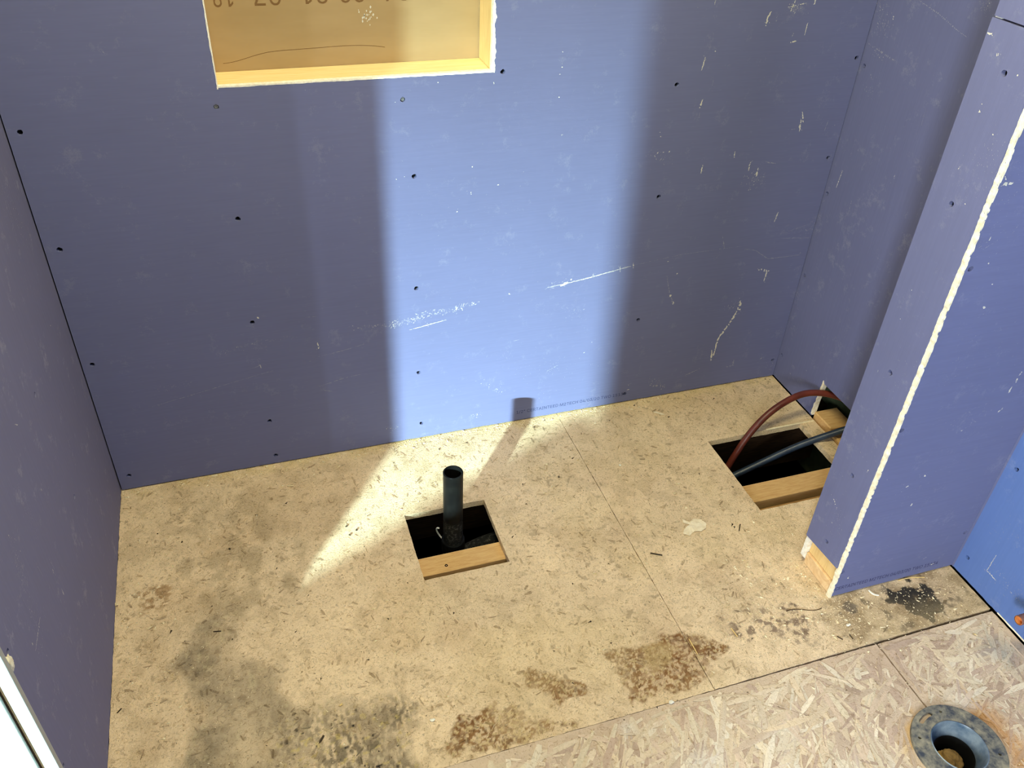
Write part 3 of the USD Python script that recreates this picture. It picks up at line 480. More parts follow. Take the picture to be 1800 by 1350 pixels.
def ss(x, a, b):
    t = np.clip((x - a) / (b - a), 0, 1)
    return t * t * (3 - 2 * t)


def over(c, m, col):
    return c * (1 - m[:, None]) + np.asarray(col) * m[:, None]


def tone_main(p):
    n = len(p)
    c = np.tile(np.array(srgb(*(240, 213, 176))), (n, 1))
    c = c * (0.80 + 0.40 * fb(p, 8, 5, 1))[:, None]
    c = over(c, 0.30 * ss(fb(p, 6, 4, 55), 0.48, 0.66), srgb(196, 162, 122))
    c = over(c, 0.22 * ss(fb(p, 38, 4, 56), 0.50, 0.66), srgb(160, 134, 98))
    # brighter, cleaner boards towards the centre; greyer tread marks at the left
    worn = mask('worn', p, 0.12, 0.10, 9, 2) * ss(fb(p, 26, 4, 3), 0.42, 0.66)
    c = over(c, 0.42 * worn, srgb(150, 130, 98))
    g = mask('grey_patch', p, 0.045, 0.055, 11, 4)
    streak = fb(p, 75, 4, 5, 1.0, 0.25)
    gt = fb(p, 12, 5, 6)
    c = over(c, g * (0.20 + 0.35 * ss(gt, 0.30, 0.65)) * (0.45 + 1.0 * streak), srgb(122, 109, 88))
    left = g * ss(p[:, 0], 0.30, 0.16)
    c = over(c, left * (0.15 + 0.4 * ss(fb(p, 30, 5, 48), 0.38, 0.62)), srgb(116, 106, 88))
    c = over(c, 0.5 * g * ss(fb(p, 120, 3, 49, 1.0, 0.5), 0.60, 0.70), srgb(216, 198, 160))
    dk = g * ss(p[:, 1], -0.74, -0.84) * ss(p[:, 0], 0.27, 0.36) * (1 - ss(p[:, 0], 0.60, 0.68))
    c = over(c, 0.75 * dk * (0.35 + 0.65 * ss(fb(p, 18, 3, 50), 0.35, 0.6)) * ss(fb(p, 150, 4, 7, 1.0, 0.6), 0.34, 0.60), srgb(92, 82, 66))
    c = over(c, dk * ss(fb(p, 90, 3, 8), 0.66, 0.72), srgb(44, 38, 34))
    c = over(c, 0.7 * dk * ss(fb(p, 130, 3, 9), 0.58, 0.70), srgb(210, 186, 120))
    for k, s in (('brown_a', 11), ('brown_b', 12), ('brown_c', 13)):
        b = mask(k, p, 0.012, 0.03, 34, s)
        br = ss(fb(p, 170, 3, s + 20), 0.43, 0.51) * (0.5 + 0.5 * ss(fb(p, 40, 3, s + 21), 0.3, 0.5))
        c = over(c, b * (0.25 + 0.75 * br), srgb(146, 104, 64))
        c = over(c, 0.5 * b * ss(fb(p, 90, 3, s + 30), 0.52, 0.62), srgb(104, 68, 40))
        c = over(c, 0.8 * b * ss(fb(p, 210, 2, s + 40), 0.56, 0.68), srgb(216, 190, 142))
    c = over(c, 0.6 * mask('oval', p, 0.02, 0.012, 40, 15), srgb(196, 168, 118))
    d = mask('dirt', p, 0.03, 0.05, 24, 16) * ss(fb(p, 95, 4, 17), 0.44, 0.60)
    c = over(c, 0.75 * d, srgb(112, 88, 78))
    w = mask('wingdirt', p, 0.05, 0.05, 18, 18)
    c = over(c, 0.75 * w * (0.45 + 0.55 * ss(fb(p, 22, 4, 19), 0.35, 0.6)), srgb(138, 112, 80))
    c = over(c, 0.7 * w * ss(fb(p, 60, 3, 21), 0.58, 0.68), srgb(74, 62, 56))
    t = np.maximum(mask('tar', p, 0.005, 0.034, 42, 22), 0.85 * ss(fb(p, 60, 4, 52), 0.60, 0.66) * ss(0.085 - np.hypot(p[:, 0] - 1.80, p[:, 1] + 0.885), 0, 0.04))
    c = over(c, 0.96 * t, srgb(44, 42, 42))
    sp = ss(0.022 - np.hypot(p[:, 0] - 1.645, p[:, 1] + 0.872) + 0.03 * (fb(p, 50, 3, 23) - 0.5), 0, 0.008)
    c = over(c, 0.75 * sp, srgb(84, 78, 80))
    o = mask('orange', p, 0.03, 0.03, 30, 24)
    c = over(c, 0.65 * o * ss(fb(p, 90, 3, 25), 0.42, 0.58), srgb(150, 104, 48))
    dust = ss(p[:, 1], -0.05, 0.0) * ss(fb(p, 40, 3, 26), 0.35, 0.6)
    c = over(c, 0.5 * dust, srgb(226, 200, 140))
    clean = ss(fb(p, 5, 3, 27), 0.42, 0.66) * ss(p[:, 0], 0.5, 0.8)
    c = over(c, 0.28 * clean, srgb(226, 200, 150))
    curl = ss(fb(p, 75, 2, 28), 0.66, 0.74) * ss(fb(p, 7, 2, 29), 0.38, 0.6)
    c = over(c, 0.45 * curl, srgb(134, 110, 82))
    return np.clip(c, 0, 1)


def stain_front(p, c):
    c = over(c, 0.8 * mask('rust', p, 0.05, 0.03, 22, 43), srgb(196, 138, 66))
    c = over(c, 0.6 * mask('rust2', p, 0.03, 0.03, 26, 44) * ss(fb(p, 40, 3, 45), 0.35, 0.6), srgb(204, 158, 80))
    c = over(c, 0.5 * mask('blue', p, 0.05, 0.04, 20, 46), srgb(132, 134, 138))
    c = over(c, 0.5 * ss(fb(p, 9, 4, 47), 0.62, 0.74), srgb(236, 230, 220))
    return np.clip(c, 0, 1)


def tone_front(p):
    c = np.tile(np.array(srgb(*(214, 190, 164))), (len(p), 1)) * (0.85 + 0.2 * fb(p, 12, 4, 41))[:, None]
    c = over(c, 0.35 * ss(fb(p, 6, 3, 42), 0.45, 0.65), srgb(180, 152, 132))
    return stain_front(p, c)


def sheet(x0, x1, y0, y1, hole, tone, step, mat, seed, ragged=0.0012, warp=None):
    """A floor sheet 18 mm thick: a fine top grid with the opening left out, sawn edges, and its cut sides."""
    def ticks(a, b, cuts):
        marks = sorted({a, b, *[c for c in cuts if a < c < b]})
        return np.concatenate([np.linspace(p, q, max(2, int(round((q - p) / step)) + 1))[:-1] for p, q in zip(marks[:-1], marks[1:])] + [[b]])
    xs, ys = ticks(x0, x1, hole[:2] if hole else ()), ticks(y0, y1, hole[2:] if hole else ())
    gx, gy = np.meshgrid(xs, ys, indexing='ij')
    idx = np.arange(gx.size).reshape(gx.shape)
    a, b, c, d = idx[:-1, :-1].ravel(), idx[1:, :-1].ravel(), idx[1:, 1:].ravel(), idx[:-1, 1:].ravel()
    cx, cy = (gx.ravel()[a] + gx.ravel()[c]) / 2, (gy.ravel()[a] + gy.ravel()[c]) / 2
    keep = np.hypot(cx - 1.637, cy + 1.238) > 0.054 if not hole else ~((cx > hole[0]) & (cx < hole[1]) & (cy > hole[2]) & (cy < hole[3]))
    f = np.vstack([np.c_[a, b, c][keep], np.c_[a, c, d][keep]])
    p = np.c_[gx.ravel(), gy.ravel()]
    e = np.sort(np.vstack([f[:, [0, 1]], f[:, [1, 2]], f[:, [2, 0]]]), 1)
    ue, cnt = np.unique(e, axis=0, return_counts=True)
    rim = ue[cnt == 1]
    on = np.unique(rim)
    p2 = p.copy()
    q = np.c_[p[on] * 70, np.full(len(on), seed)]
    p2[on, 0] += ragged * 2 * (meshkit.fbm(q, 3, seed) - 0.5)
    p2[on, 1] += ragged * 2 * (meshkit.fbm(q + 31, 3, seed + 1) - 0.5)
    if warp is not None:
        p2 = warp(p2)
    z = 0.0009 * (meshkit.fbm(np.c_[p2 * 26, np.zeros(len(p2))], 3, seed + 5) - 0.5)
    v = np.c_[p2, z]
    dirs = np.vstack([f[:, [0, 1]], f[:, [1, 2]], f[:, [2, 0]]])
    kk = np.sort(dirs, 1)
    single = set(map(tuple, rim))
    de = dirs[[tuple(k) in single for k in kk]]
    pairs = np.unique(de)
    low = {k: len(v) + i for i, k in enumerate(pairs)}
    v = np.vstack([v, v[pairs] - [0, 0, 0.018]])
    side = np.array([[s, low[s], low[t]] for s, t in de] + [[s, low[t], t] for s, t in de])
    tn = tone(p2)
    tn = np.vstack([tn, tn[pairs] * 0.92])
    m = trimesh.Trimesh(v, np.vstack([f, side]), process=False)
    return m, tn


def taper_gap(p):
    """The joint to the front sheets opens towards the right wall."""
    k = ss(p[:, 1], BACK_EDGE + 0.03, BACK_EDGE) * ss(p[:, 0], 0.9, 1.95)
    p = p.copy()
    p[:, 1] += 0.0062 * k
    return p


def front_joint(p):
    p = p.copy()
    p[:, 1] -= 0.0006 * ss(p[:, 1], BACK_EDGE - 0.03, BACK_EDGE)
    return p


SHEETS = [((-0.0, 1.2188, BACK_EDGE, 0.008, HOLE_1, tone_main, 0.0027, 'panel', 1, 0.0012, taper_gap), 'panel'),
          ((1.2204, 1.9675, BACK_EDGE, 0.008, HOLE_2, tone_main, 0.0027, 'panel', 2, 0.0012, taper_gap), 'panel'),
          ((-0.0, 1.6355, -1.46, BACK_EDGE - 0.0002, None, tone_front, 0.005, 'osb', 3, 0.0010, front_joint), 'osb'),
          ((1.6398, 1.966, -1.46, BACK_EDGE - 0.0002, None, tone_front, 0.005, 'osb', 4, 0.0010, front_joint), 'osb')]
sheets = []
for args, mat in SHEETS:
    m, tn = sheet(*args)
    sheets.append(obj('subfloor_panel', m, mat, floor, tone=tn))
obj('subfloor_panel', bx(-5.2, 2.1, -7.3, -1.461, -0.018, 0.0), 'hall_floor', floor)
obj('subfloor_panel', bx(-5.2, -0.001, -1.460, 0.1, -0.018, 0.0), 'hall_floor', floor)


FLAKE_TONES = [srgb(*c) for c in ((226, 206, 178), (220, 198, 170), (230, 212, 184), (214, 190, 166), (208, 184, 162), (224, 202, 172), (200, 174, 154), (234, 218, 194), (216, 192, 168), (226, 206, 180), (194, 168, 146))]


def flakes(x0, x1, y0, y1, n, lmin, lmax, wmin, wmax, seed, lift, avoid=None, bias=None, tones=FLAKE_TONES):
    """Strands of wood pressed into the board's face, each with its own tone: (mesh, tone per vertex)."""
    g = np.random.default_rng(seed)
    v, f, tn = [], [], []
    while len(f) < n * 6:
        c = np.array([g.uniform(x0, x1), g.uniform(y0, y1)])
        L, w = g.uniform(lmin, lmax) * g.uniform(0.5, 1), g.uniform(wmin, wmax)
        a = g.uniform(0, np.pi) if bias is None or g.random() < 0.4 else g.normal(bias, 0.5)
        d, s = np.array([math.cos(a), math.sin(a)]), np.array([-math.sin(a), math.cos(a)])
        pts = [c + d * L * u + s * w * q for u, q in ((-0.5, g.uniform(-0.5, -0.1)), (-0.2, g.uniform(-0.5, -0.4)), (0.2, g.uniform(-0.55, -0.4)), (0.5, g.uniform(-0.5, -0.1)), (0.46 + g.uniform(0, 0.08), g.uniform(0.0, 0.5)), (0.2, g.uniform(0.4, 0.5)), (-0.2, g.uniform(0.4, 0.55)), (-0.46 - g.uniform(0, 0.08), g.uniform(0.0, 0.5)))]
        if any(not (x0 < q[0] < x1 and y0 < q[1] < y1) for q in pts) or (avoid and any(avoid(q) for q in pts)):
            continue
        z = 0.0006 + lift * g.uniform(0.0, 1.0)
        tilt = g.normal(0, 0.0004)
        col = np.array(tones[g.integers(len(tones))]) * g.uniform(0.84, 1.02)
        b = len(v)
        v += [(q[0], q[1], z + tilt * (i - 3.5) / 7) for i, q in enumerate(pts)]
        tn += [np.clip(col * g.uniform(0.9, 1.08), 0, 1) for _ in pts]
        f += [(b, b + i, b + i + 1) for i in range(1, 7)]
    return trimesh.Trimesh(np.array(v), np.array(f), process=False), np.array(tn)


FLANGE = (1.637, -1.238)
near_flange = lambda q: math.hypot(q[0] - FLANGE[0], q[1] - FLANGE[1]) < 0.097
for k, args in ((2, (0.3, 1.634, -1.40, BACK_EDGE - 0.005, 2200, 0.04, 0.15, 0.004, 0.018, 51, 0.0012, near_flange, 1.0)), (3, (1.641, 1.956, -1.40, BACK_EDGE - 0.005, 560, 0.04, 0.14, 0.004, 0.016, 52, 0.0012, near_flange, 0.6))):
    fm, ft = flakes(*args)
    obj('wood_flakes', fm, 'flake', sheets[k], kind='stuff', label='pressed wood flakes', tone=stain_front(fm.vertices[:, :2], ft))
in_hole = lambda q: any(h[0] - 0.002 < q[0] < h[1] + 0.002 and h[2] - 0.002 < q[1] < h[3] + 0.002 for h in (HOLE_1, HOLE_2))
for k, args in ((0, (0.004, 1.216, BACK_EDGE + 0.004, -0.002, 1700, 0.006, 0.026, 0.0015, 0.006, 53, 0.0005, in_hole)), (1, (1.223, 1.96, BACK_EDGE + 0.004, -0.002, 800, 0.006, 0.026, 0.0015, 0.006, 54, 0.0005, in_hole))):
    fm, ft = flakes(*args, tones=[(0.95, 0.95, 0.95), (0.88, 0.86, 0.84), (0.80, 0.77, 0.73), (1.0, 1.0, 1.0), (0.92, 0.91, 0.90), (0.70, 0.66, 0.62)])
    cen = fm.vertices.reshape(-1, 8, 3).mean(1).repeat(8, 0)
    obj('wood_flakes', fm, 'panel', sheets[k], kind='stuff', label='small dusty wood flakes', tone=np.clip(tone_main(cen[:, :2]) * ft, 0, 1))
# framing seen through the openings
obj('blocking_board', soft_bx(0.60, 1.0, -0.482, -0.4235, -0.0565, -0.0185, 0.0015), 'blocking', floor)
obj('floor_joist', bx(-0.1, 2.1, -0.545, -0.506, -0.24, -0.0185), 'old_wood', floor)
obj('blocking_board', soft_bx(1.50, 1.96, -0.478, -0.413, -0.0565, -0.0185, 0.0015), 'blocking', floor)
obj('floor_joist', bx(-0.1, 2.1, -0.16, -0.121, -0.24, -0.0185), 'dark_wood', floor)
obj('floor_joist', bx(-0.1, 2.1, -1.0, -0.961, -0.24, -0.0185), 'dark_wood', floor)
blk = place(SCREW, 'back', (0, 0), 0)
m = SCREW.copy(); m.apply_translation([0.757, -0.463, -0.0180])
obj('screw', m, 'screw', floor)
obj('crawlspace_ground', bx(-0.3, 2.4, -1.6, 0.3, -0.62, -0.55), 'earth', label='dark bare earth seen far down through the floor openings', kind='structure')

# ---------------------------------------------------------------- back wall with its niche
NX0, NX1, NZ = 0.4065, 0.9895, 1.0265
TOP = 2.42
wall_back = xform('wall_back', 'purple drywall back wall with a framed niche at the top and rows of screws', kind='structure')
board = Polygon([(0.003, TOP)] + rough_line((0.003, 0.004), (1.9675, 0.004), 0.008, 0.0016, 3) + [(1.9675, TOP)])
niche_open = Polygon([(NX0, 1.62), (NX0, NZ), (NX1, NZ), (NX1, 1.62)])
bb = obj('drywall_board', slab(board.difference(niche_open).difference(holes('back')), 0.0127, 'y', 0.0), 'board_x', wall_back)
add_screws('back', wall_back, bright=(4, 9))
add_scuffs('back', wall_back)
lettering('1/2" CERTAINTEED M2TECH 04/03/20 TWO 15134', 0.0105, 0.352, 'back', (1.090, 0.0285), 'ink', bb)
obj('niche_back', slab(box(NX0 - 0.03, NZ - 0.03, NX1 + 0.03, 1.66), 0.0127, 'y', 0.101), 'cardboard', wall_back, label='brown paper back of the niche with stamped digits')
AX['niche'] = ('y', 0.101, 1)
nb = stage.GetPrimAtPath('/World/wall_back/niche_back')
for s, x0, w, bold in (('18', 0.424, 0.040, False), (':', 0.477, 0.006, True), ('07', 0.505, 0.054, False), (':', 0.572, 0.006, True), ('21', 0.600, 0.054, False), ('88', 0.680, 0.052, False), ('96', 0.772, 0.056, False), ('00', 0.868, 0.056, False)):
    lettering(s, 0.036, w, 'niche', (x0, 1.1545 + (0.006 if s == ':' else 0)), 'ink_brown', nb, turn=True)
line = [(0.425, 1.043), (0.46, 1.048), (0.51, 1.060), (0.57, 1.064), (0.64, 1.066), (0.72, 1.066), (0.77, 1.060)]
obj('pencil_line', tube([(x, 0.1009, z) for x, z in line], 0.0005, 5), 'ink_brown', nb)
obj('niche_sill', soft_bx(NX0 - 0.02, NX1 + 0.02, 0.0135, 0.1005, NZ - 0.04, NZ - 0.0005, 0.001), 'pine', wall_back)
obj('niche_stud', soft_bx(NX0 - 0.04, NX0 - 0.001, 0.0135, 0.1005, NZ, 1.62, 0.001), 'pine_z', wall_back)
obj('niche_stud', soft_bx(NX1 - 0.0035, NX1 + 0.036, 0.0135, 0.0985, NZ, 1.62, 0.001), 'pine_z', wall_back)
obj('niche_header', bx(NX0 - 0.04, NX1 + 0.036, 0.0135, 0.1005, 1.62, 1.66), 'pine', wall_back)
low = rough_line((NX0 - 0.002, NZ - 0.0015), (NX1 + 0.002, NZ - 0.003), 0.006, 0.0009, 8)
obj('torn_paper', slab(Polygon(low + [(NX1 + 0.002, NZ + 0.0015), (NX0 - 0.002, NZ + 0.0015)]), 0.0132, 'y', -0.0005), 'gypsum', wall_back, label='raw white cut edge under the niche')
rt = rough_line((NX1 + 0.004, NZ - 0.004), (NX1 + 0.004, 1.62), 0.004, 0.0042, 9)
obj('torn_paper', slab(Polygon(rt + [(NX1 - 0.003, 1.62), (NX1 - 0.003, NZ - 0.002)]), 0.0132, 'y', -0.0006), 'gypsum', wall_back, label='ragged white torn edge right of the niche')
lt = rough_line((NX0 - 0.0022, NZ - 0.004), (NX0 - 0.0022, 1.62), 0.006, 0.0012, 10)
obj('torn_paper', slab(Polygon(lt + [(NX0 + 0.0006, 1.62), (NX0 + 0.0006, NZ - 0.004)]), 0.0130, 'y', -0.0004), 'gypsum', wall_back, label='thin white cut edge left of the niche')
obj('gypsum_bits', decal([[(0.74 + a + r * math.cos(t), 1.128 + b + 1.6 * r * math.sin(t)) for t in (0.2, 1.7, 3.3, 4.8)] for a, b, r in zip(rng.normal(0, 0.012, 26), rng.normal(0, 0.008, 26), rng.uniform(0.0006, 0.0022, 26))], 'niche', 0.0004), 'scuff', wall_back, kind='stuff')
obj('bottom_plate', bx(0.02, 1.95, 0.0135, 0.10, 0.0, 0.038), 'dark_wood', wall_back)
obj('sheathing_panel', bx(-0.02, 2.1, 0.1145, 0.13, -0.02, TOP), 'dark_wood', wall_back)

# ---------------------------------------------------------------- left wall, its white end, and the wall beyond the doorway
LEFT_END = -0.955
wall_left = xform('wall_left', 'purple drywall side wall on the left with faint vertical scuffs', kind='structure')
left_poly = Polygon(rough_line((LEFT_END, 0.0015), (0.03, 0.0015), 0.01, 0.001, 14) + [(0.03, TOP), (LEFT_END, TOP)])
obj('drywall_board', slab(left_poly.difference(holes('left')), -0.0127, 'x', 0.0), 'board_left', wall_left)
add_screws('left', wall_left)
add_scuffs('left', wall_left)
obj('stud', bx(-0.105, -0.0135, LEFT_END + 0.004, LEFT_END + 0.042, 0.0, TOP), 'pine_z', wall_left)
obj('drywall_board', bx(-0.119, -0.1063, LEFT_END, 0.1, 0.0, TOP), 'paint_white', wall_left)
jamb = xform('trim_1', 'white door jamb with metal corner bead at the front end of the left wall', kind='structure')
bead = unary_union([box(-0.0125, LEFT_END - 0.0032, 0.0035, LEFT_END + 0.0005), box(0.0006, LEFT_END - 0.0032, 0.0035, LEFT_END + 0.006)]).buffer(0.0015, 4)
obj('corner_bead', slab(bead, TOP, 'z', 0.0), 'white_pvc', jamb, smooth=40)
obj('gap_strip', bx(-0.021, -0.0130, LEFT_END - 0.0005, LEFT_END + 0.003, 0.0, TOP), 'dark_wood', jamb)
obj('jamb_board', soft_bx(-0.135, -0.0215, LEFT_END - 0.006, LEFT_END + 0.003, 0.0, TOP, 0.001), 'white_paint', jamb)
lump = [(0.0105, 0.537), (0.006, 0.532), (0.0, 0.545), (-0.001, 0.556), (0.003, 0.562), (0.009, 0.548)]
lm = trimesh.creation.icosphere(2, 1.0)
lm.vertices = lm.vertices * [0.0042, 0.008, 0.016] * (0.35 + 1.2 * meshkit.fbm(lm.vertices * 3.2, 4, 4))[:, None] + [0.003, LEFT_END + 0.013, 0.548]
obj('compound_lump', lm, 'gypsum_warm', jamb, smooth=True, label='torn lump of dried compound')

# ---------------------------------------------------------------- right wall with the opening for the tubes
wall_right = xform('wall_right', 'drywall side wall on the right, bluer near the front, with an opening at its foot', kind='structure')
cut = Polygon([(-0.213, -0.01), (-0.213, 0.06), (-0.222, 0.131), (-0.68, 0.131), (-0.68, -0.01)])
rb = Polygon(rough_line((-0.835, 0.003), (0.01, 0.003), 0.007, 0.0015, 16)[::1] + [(0.01, TOP), (-0.835, TOP)]).difference(cut)
obj('drywall_board', slab(rb.difference(holes('right', SCREWS['right'][:4])), 0.0127, 'x', W), 'board_y', wall_right)
rf = Polygon(rough_line((-2.9, 0.005), (-0.8351, 0.005), 0.007, 0.0025, 17) + [(-0.8351, TOP), (-2.9, TOP)])
obj('drywall_board', slab(rf.difference(holes('right', SCREWS['right'][4:])), 0.0127, 'x', W), 'board_blue', wall_right, label='front drywall board in a bluer colour')
add_screws('right', wall_right)
add_scuffs('right', wall_right)
eg = rough_line((-0.2095, 0.010), (-0.2185, 0.140), 0.005, 0.0035, 19)
obj('torn_edge', slab(Polygon(eg + [(-0.2255, 0.131), (-0.2185, 0.06), (-0.2175, 0.008)]), 0.0135, 'x', W - 0.0015), 'gypsum_warm', wall_right, label='ragged pale torn edge of the opening')
lipv = rough_line((-1.5, 0.0035), (-0.985, 0.0045), 0.01, 0.002, 23)
obj('torn_edge', slab(Polygon(lipv + [(-0.985, 0.008), (-1.5, 0.0085)]), 0.003, 'x', W - 0.0012), 'gypsum_warm', wall_right, label='pale torn lower edge')
obj('plate_block', soft_bx(1.975, 2.055, -0.300, -0.2165, -0.018, 0.020, 0.003), 'blocking', wall_right)
obj('plate_block', soft_bx(1.971, 2.055, -0.45, -0.312, -0.018, 0.012, 0.004), 'blocking', wall_right)
obj('bottom_plate', bx(1.984, 2.07, -2.9, -0.46, 0.0, 0.030), 'dark_wood', wall_right)
obj('sheathing_panel', bx(2.072, 2.09, -2.9, 0.1, -0.3, TOP), 'sheathing', wall_right)

# ---------------------------------------------------------------- the short partition
XE, YF, YB = 1.605, -0.83, -0.7005
part = xform('wall_partition', 'short purple drywall partition standing out from the right wall, raw white edge', kind='structure')
eb = Polygon([(-0.8205, 0.097), (YB - 0.0, 0.087), (YB - 0.0, 1.2895), (-0.8205, 1.2895)])
obj('end_board', slab(eb.difference(holes('end')), 0.0127, 'x', XE), 'board_y', part)
obj('end_board', slab(box(-0.8205, 1.2925, YB - 0.002, TOP), 0.0127, 'x', XE + 0.0012), 'board_y', part)
add_screws('end', part)
add_scuffs('end', part)
fb_poly = Polygon(rough_line((1.611, 0.005), (1.9695, 0.005), 0.008, 0.0014, 27) + [(1.9695, TOP), (1.611, TOP)])
fbd = obj('front_board', slab(fb_poly.difference(holes('front')), 0.0125, 'y', YF), 'board_x', part)
add_screws('front', part)
add_scuffs('front', part)
lettering('CERTAINTEED M2TECH 04/03/20 TWO 15134', 0.0115, 0.30, 'front', (1.616, 0.0250), 'ink_dark', fbd)
g = np.random.default_rng(33)
zs = np.linspace(0.0, TOP, 420)
wob = 0.0030 * (meshkit.fbm(np.c_[zs * 38, 0 * zs, 0 * zs], 3, 5) - 0.5) * 2
inner, outer = -0.8178 + wob, -0.8302 + 0.0006 * g.normal(size=len(zs))
proud = XE + 0.001 + 0.0035 * meshkit.fbm(np.c_[zs * 80, 0 * zs + 4, 0 * zs], 3, 6)
v, f = [], []
for k, z in enumerate(zs):
    v += [(1.6105, inner[k], z), (proud[k], inner[k], z), (proud[k] - 0.0012 + 0.002 * g.random(), (inner[k] + outer[k]) / 2 + 0.001 * g.normal(), z), (proud[k] + 0.0005, outer[k], z), (1.6125, outer[k] - 0.0004, z)]
for k in range(len(zs) - 1):
    for j in range(4):
        a, b, c, d = k * 5 + j, k * 5 + j + 1, k * 5 + 6 + j, k * 5 + 5 + j
        f += [(a, b, c), (a, c, d)]
obj('cut_edge', trimesh.Trimesh(np.array(v), np.array(f), process=False), 'gypsum_warm', part, label='ragged raw gypsum edge of the front board')
bk = [(1.6085 + 0.004 * (meshkit.fbm([[z * 60, 2, 1]], 2, 2)[0] - 0.5), z) for z in np.linspace(0.02, 0.10, 14)]
obj('back_board', slab(Polygon([(1.9695, 0.006), (1.624, 0.006), (1.6155, 0.010)] + bk + [(1.612, TOP), (1.9695, TOP)]), -0.0127, 'y', YB), 'gypsum', part, label='back board with a pale broken foot')
obj('stud', soft_bx(1.6180, 1.656, -0.8170, -0.7140, 0.0385, TOP, 0.0012), 'pine_z', part)
pk = soft_bx(1.6125, 1.975, -0.8165, -0.7145, 0.001, 0.0375, 0.0012)
obj('bottom_plate', pk, 'pine_knot', part)

# ---------------------------------------------------------------- shell outside the frame, with pieces added to shape the light
pier = xform('shade_pier', 'unseen purple drywall pier beyond the doorway, its ends set to bound the light', kind='structure')  # unseen occluder, both ends placed along the edges of the light
obj('drywall_board', bx(-0.119, 0.0, -2.29, -1.70, 0.0, TOP), 'board_y', pier)
blocker = xform('low_beam_blocker', 'unseen low block added outside the doorway to cut the beam on the floor', kind='structure')  # unseen block added so the beam ends in a wedge on the floor
q = [(-0.80, -1.888), (-0.001, -1.517), (-0.001, -1.699), (-0.13, -1.699), (-0.80, -2.0)]
obj('blocker_body', slab(Polygon(q), 0.535, 'z', 0.0), 'hall_paint', blocker)
shade = xform('added_shade_2', 'unseen dark shade added around the hall lamp to trim its upper beam', kind='structure')  # shade added so the lamp dims towards the top of the back wall
hz = LAMP[2]
obj('housing', lathe([(0.132, hz - 0.0205), (0.142, hz - 0.0205), (0.142, hz + 0.02), (0.0, hz + 0.02), (0.0, hz + 0.015), (0.132, hz + 0.015), (0.132, hz - 0.0205)], (LAMP[0], LAMP[1], 0), 64), 'abs_dark', shade)
obj('stem', bx(LAMP[0] - 0.01, LAMP[0] + 0.01, LAMP[1] - 0.01, LAMP[1] + 0.01, hz + 0.02, TOP), 'abs_dark', shade)
obj('ceiling', bx(-5.2, 2.1, -7.3, 0.13, TOP + 0.001, TOP + 0.05), 'paint_white', label='plain white ceiling over room and hall', kind='structure')
obj('wall_front', bx(-5.2, 2.1, -7.35, -7.3, 0.0, TOP), 'hall_paint', label='far brown hall wall behind the viewpoint', kind='structure')
obj('wall_hall', bx(-5.25, -5.2, -7.3, 0.1, 0.0, TOP), 'hall_paint', label='brown hall wall beyond the doorway', kind='structure')
obj('light_divider', slab(Polygon([(-0.12, -1.97), (-1.25, -3.20), (-1.28, -3.17 - 0.11), (-0.12, -2.05)]), TOP, 'z', 0.0), 'hall_paint', label='unseen slanting hall panel added to keep the side light out of the doorway', kind='structure')  # added panel, stops the side light from reaching the back wall
obj('beam_stop', bx(-1.95, -0.9, -4.10, -4.05, 0.0, TOP), 'hall_paint', label='unseen short hall panel added to keep the hall lamp off the right side', kind='structure')  # added panel, stops hall lamp rays bound for the partition; holds no window
obj('wall_outer', bx(-5.2, -0.125, 0.1, 0.15, 0.0, TOP), 'hall_paint', label='brown hall wall in line with the back wall', kind='structure')
obj('wall_side', bx(1.97, 2.05, -7.3, -2.901, 0.0, TOP), 'hall_paint', label='brown wall behind the viewpoint on the right', kind='structure')

# ---------------------------------------------------------------- things: pipes
PX, PY = 0.797, -0.378
dr = xform('drain_pipe', 'upright black plastic drain pipe in the square opening near the middle of the floor', 'pipe')
obj('pipe', lathe([(0.0198, -0.06), (0.0198, 0.2065), (0.0206, 0.2085), (0.0235, 0.2085), (0.0243, 0.2075), (0.0243, 0.02), (0.0243, -0.03), (0.0243, -0.06)], (PX, PY, 0)), 'abs', dr, smooth=40)
pd = lathe([(0.02445, -0.03), (0.02447, 0.0), (0.02447, 0.045), (0.02435, 0.052)], (PX, PY, 0))
obj('dusty_foot', pd, 'abs_dusty', dr, smooth=40, label='dust-scuffed lower end of the pipe')
obj('hub', lathe([(0.0246, -0.022), (0.0285, -0.022), (0.0298, -0.0235), (0.0298, -0.062), (0.027, -0.066), (0.027, -0.095), (0.0246, -0.095)], (PX, PY, 0)), 'abs', dr, smooth=40)
obj('trap_arm', tube([(PX, PY - 0.005, -0.11), (0.86, PY + 0.006, -0.085), (0.95, PY + 0.01, -0.075), (1.10, PY + 0.012, -0.072)], 0.024, 18), 'abs_dusty', dr, smooth=True)
obj('wire_loop', tube([(0.768, -0.345, -0.01), (0.765, -0.335, -0.02), (0.766, -0.33, -0.035), (0.772, -0.332, -0.05), (0.78, -0.34, -0.06)], 0.0022, 8), 'chip_white', label='short white wire curl behind the black drain pipe', category='wire', smooth=True)

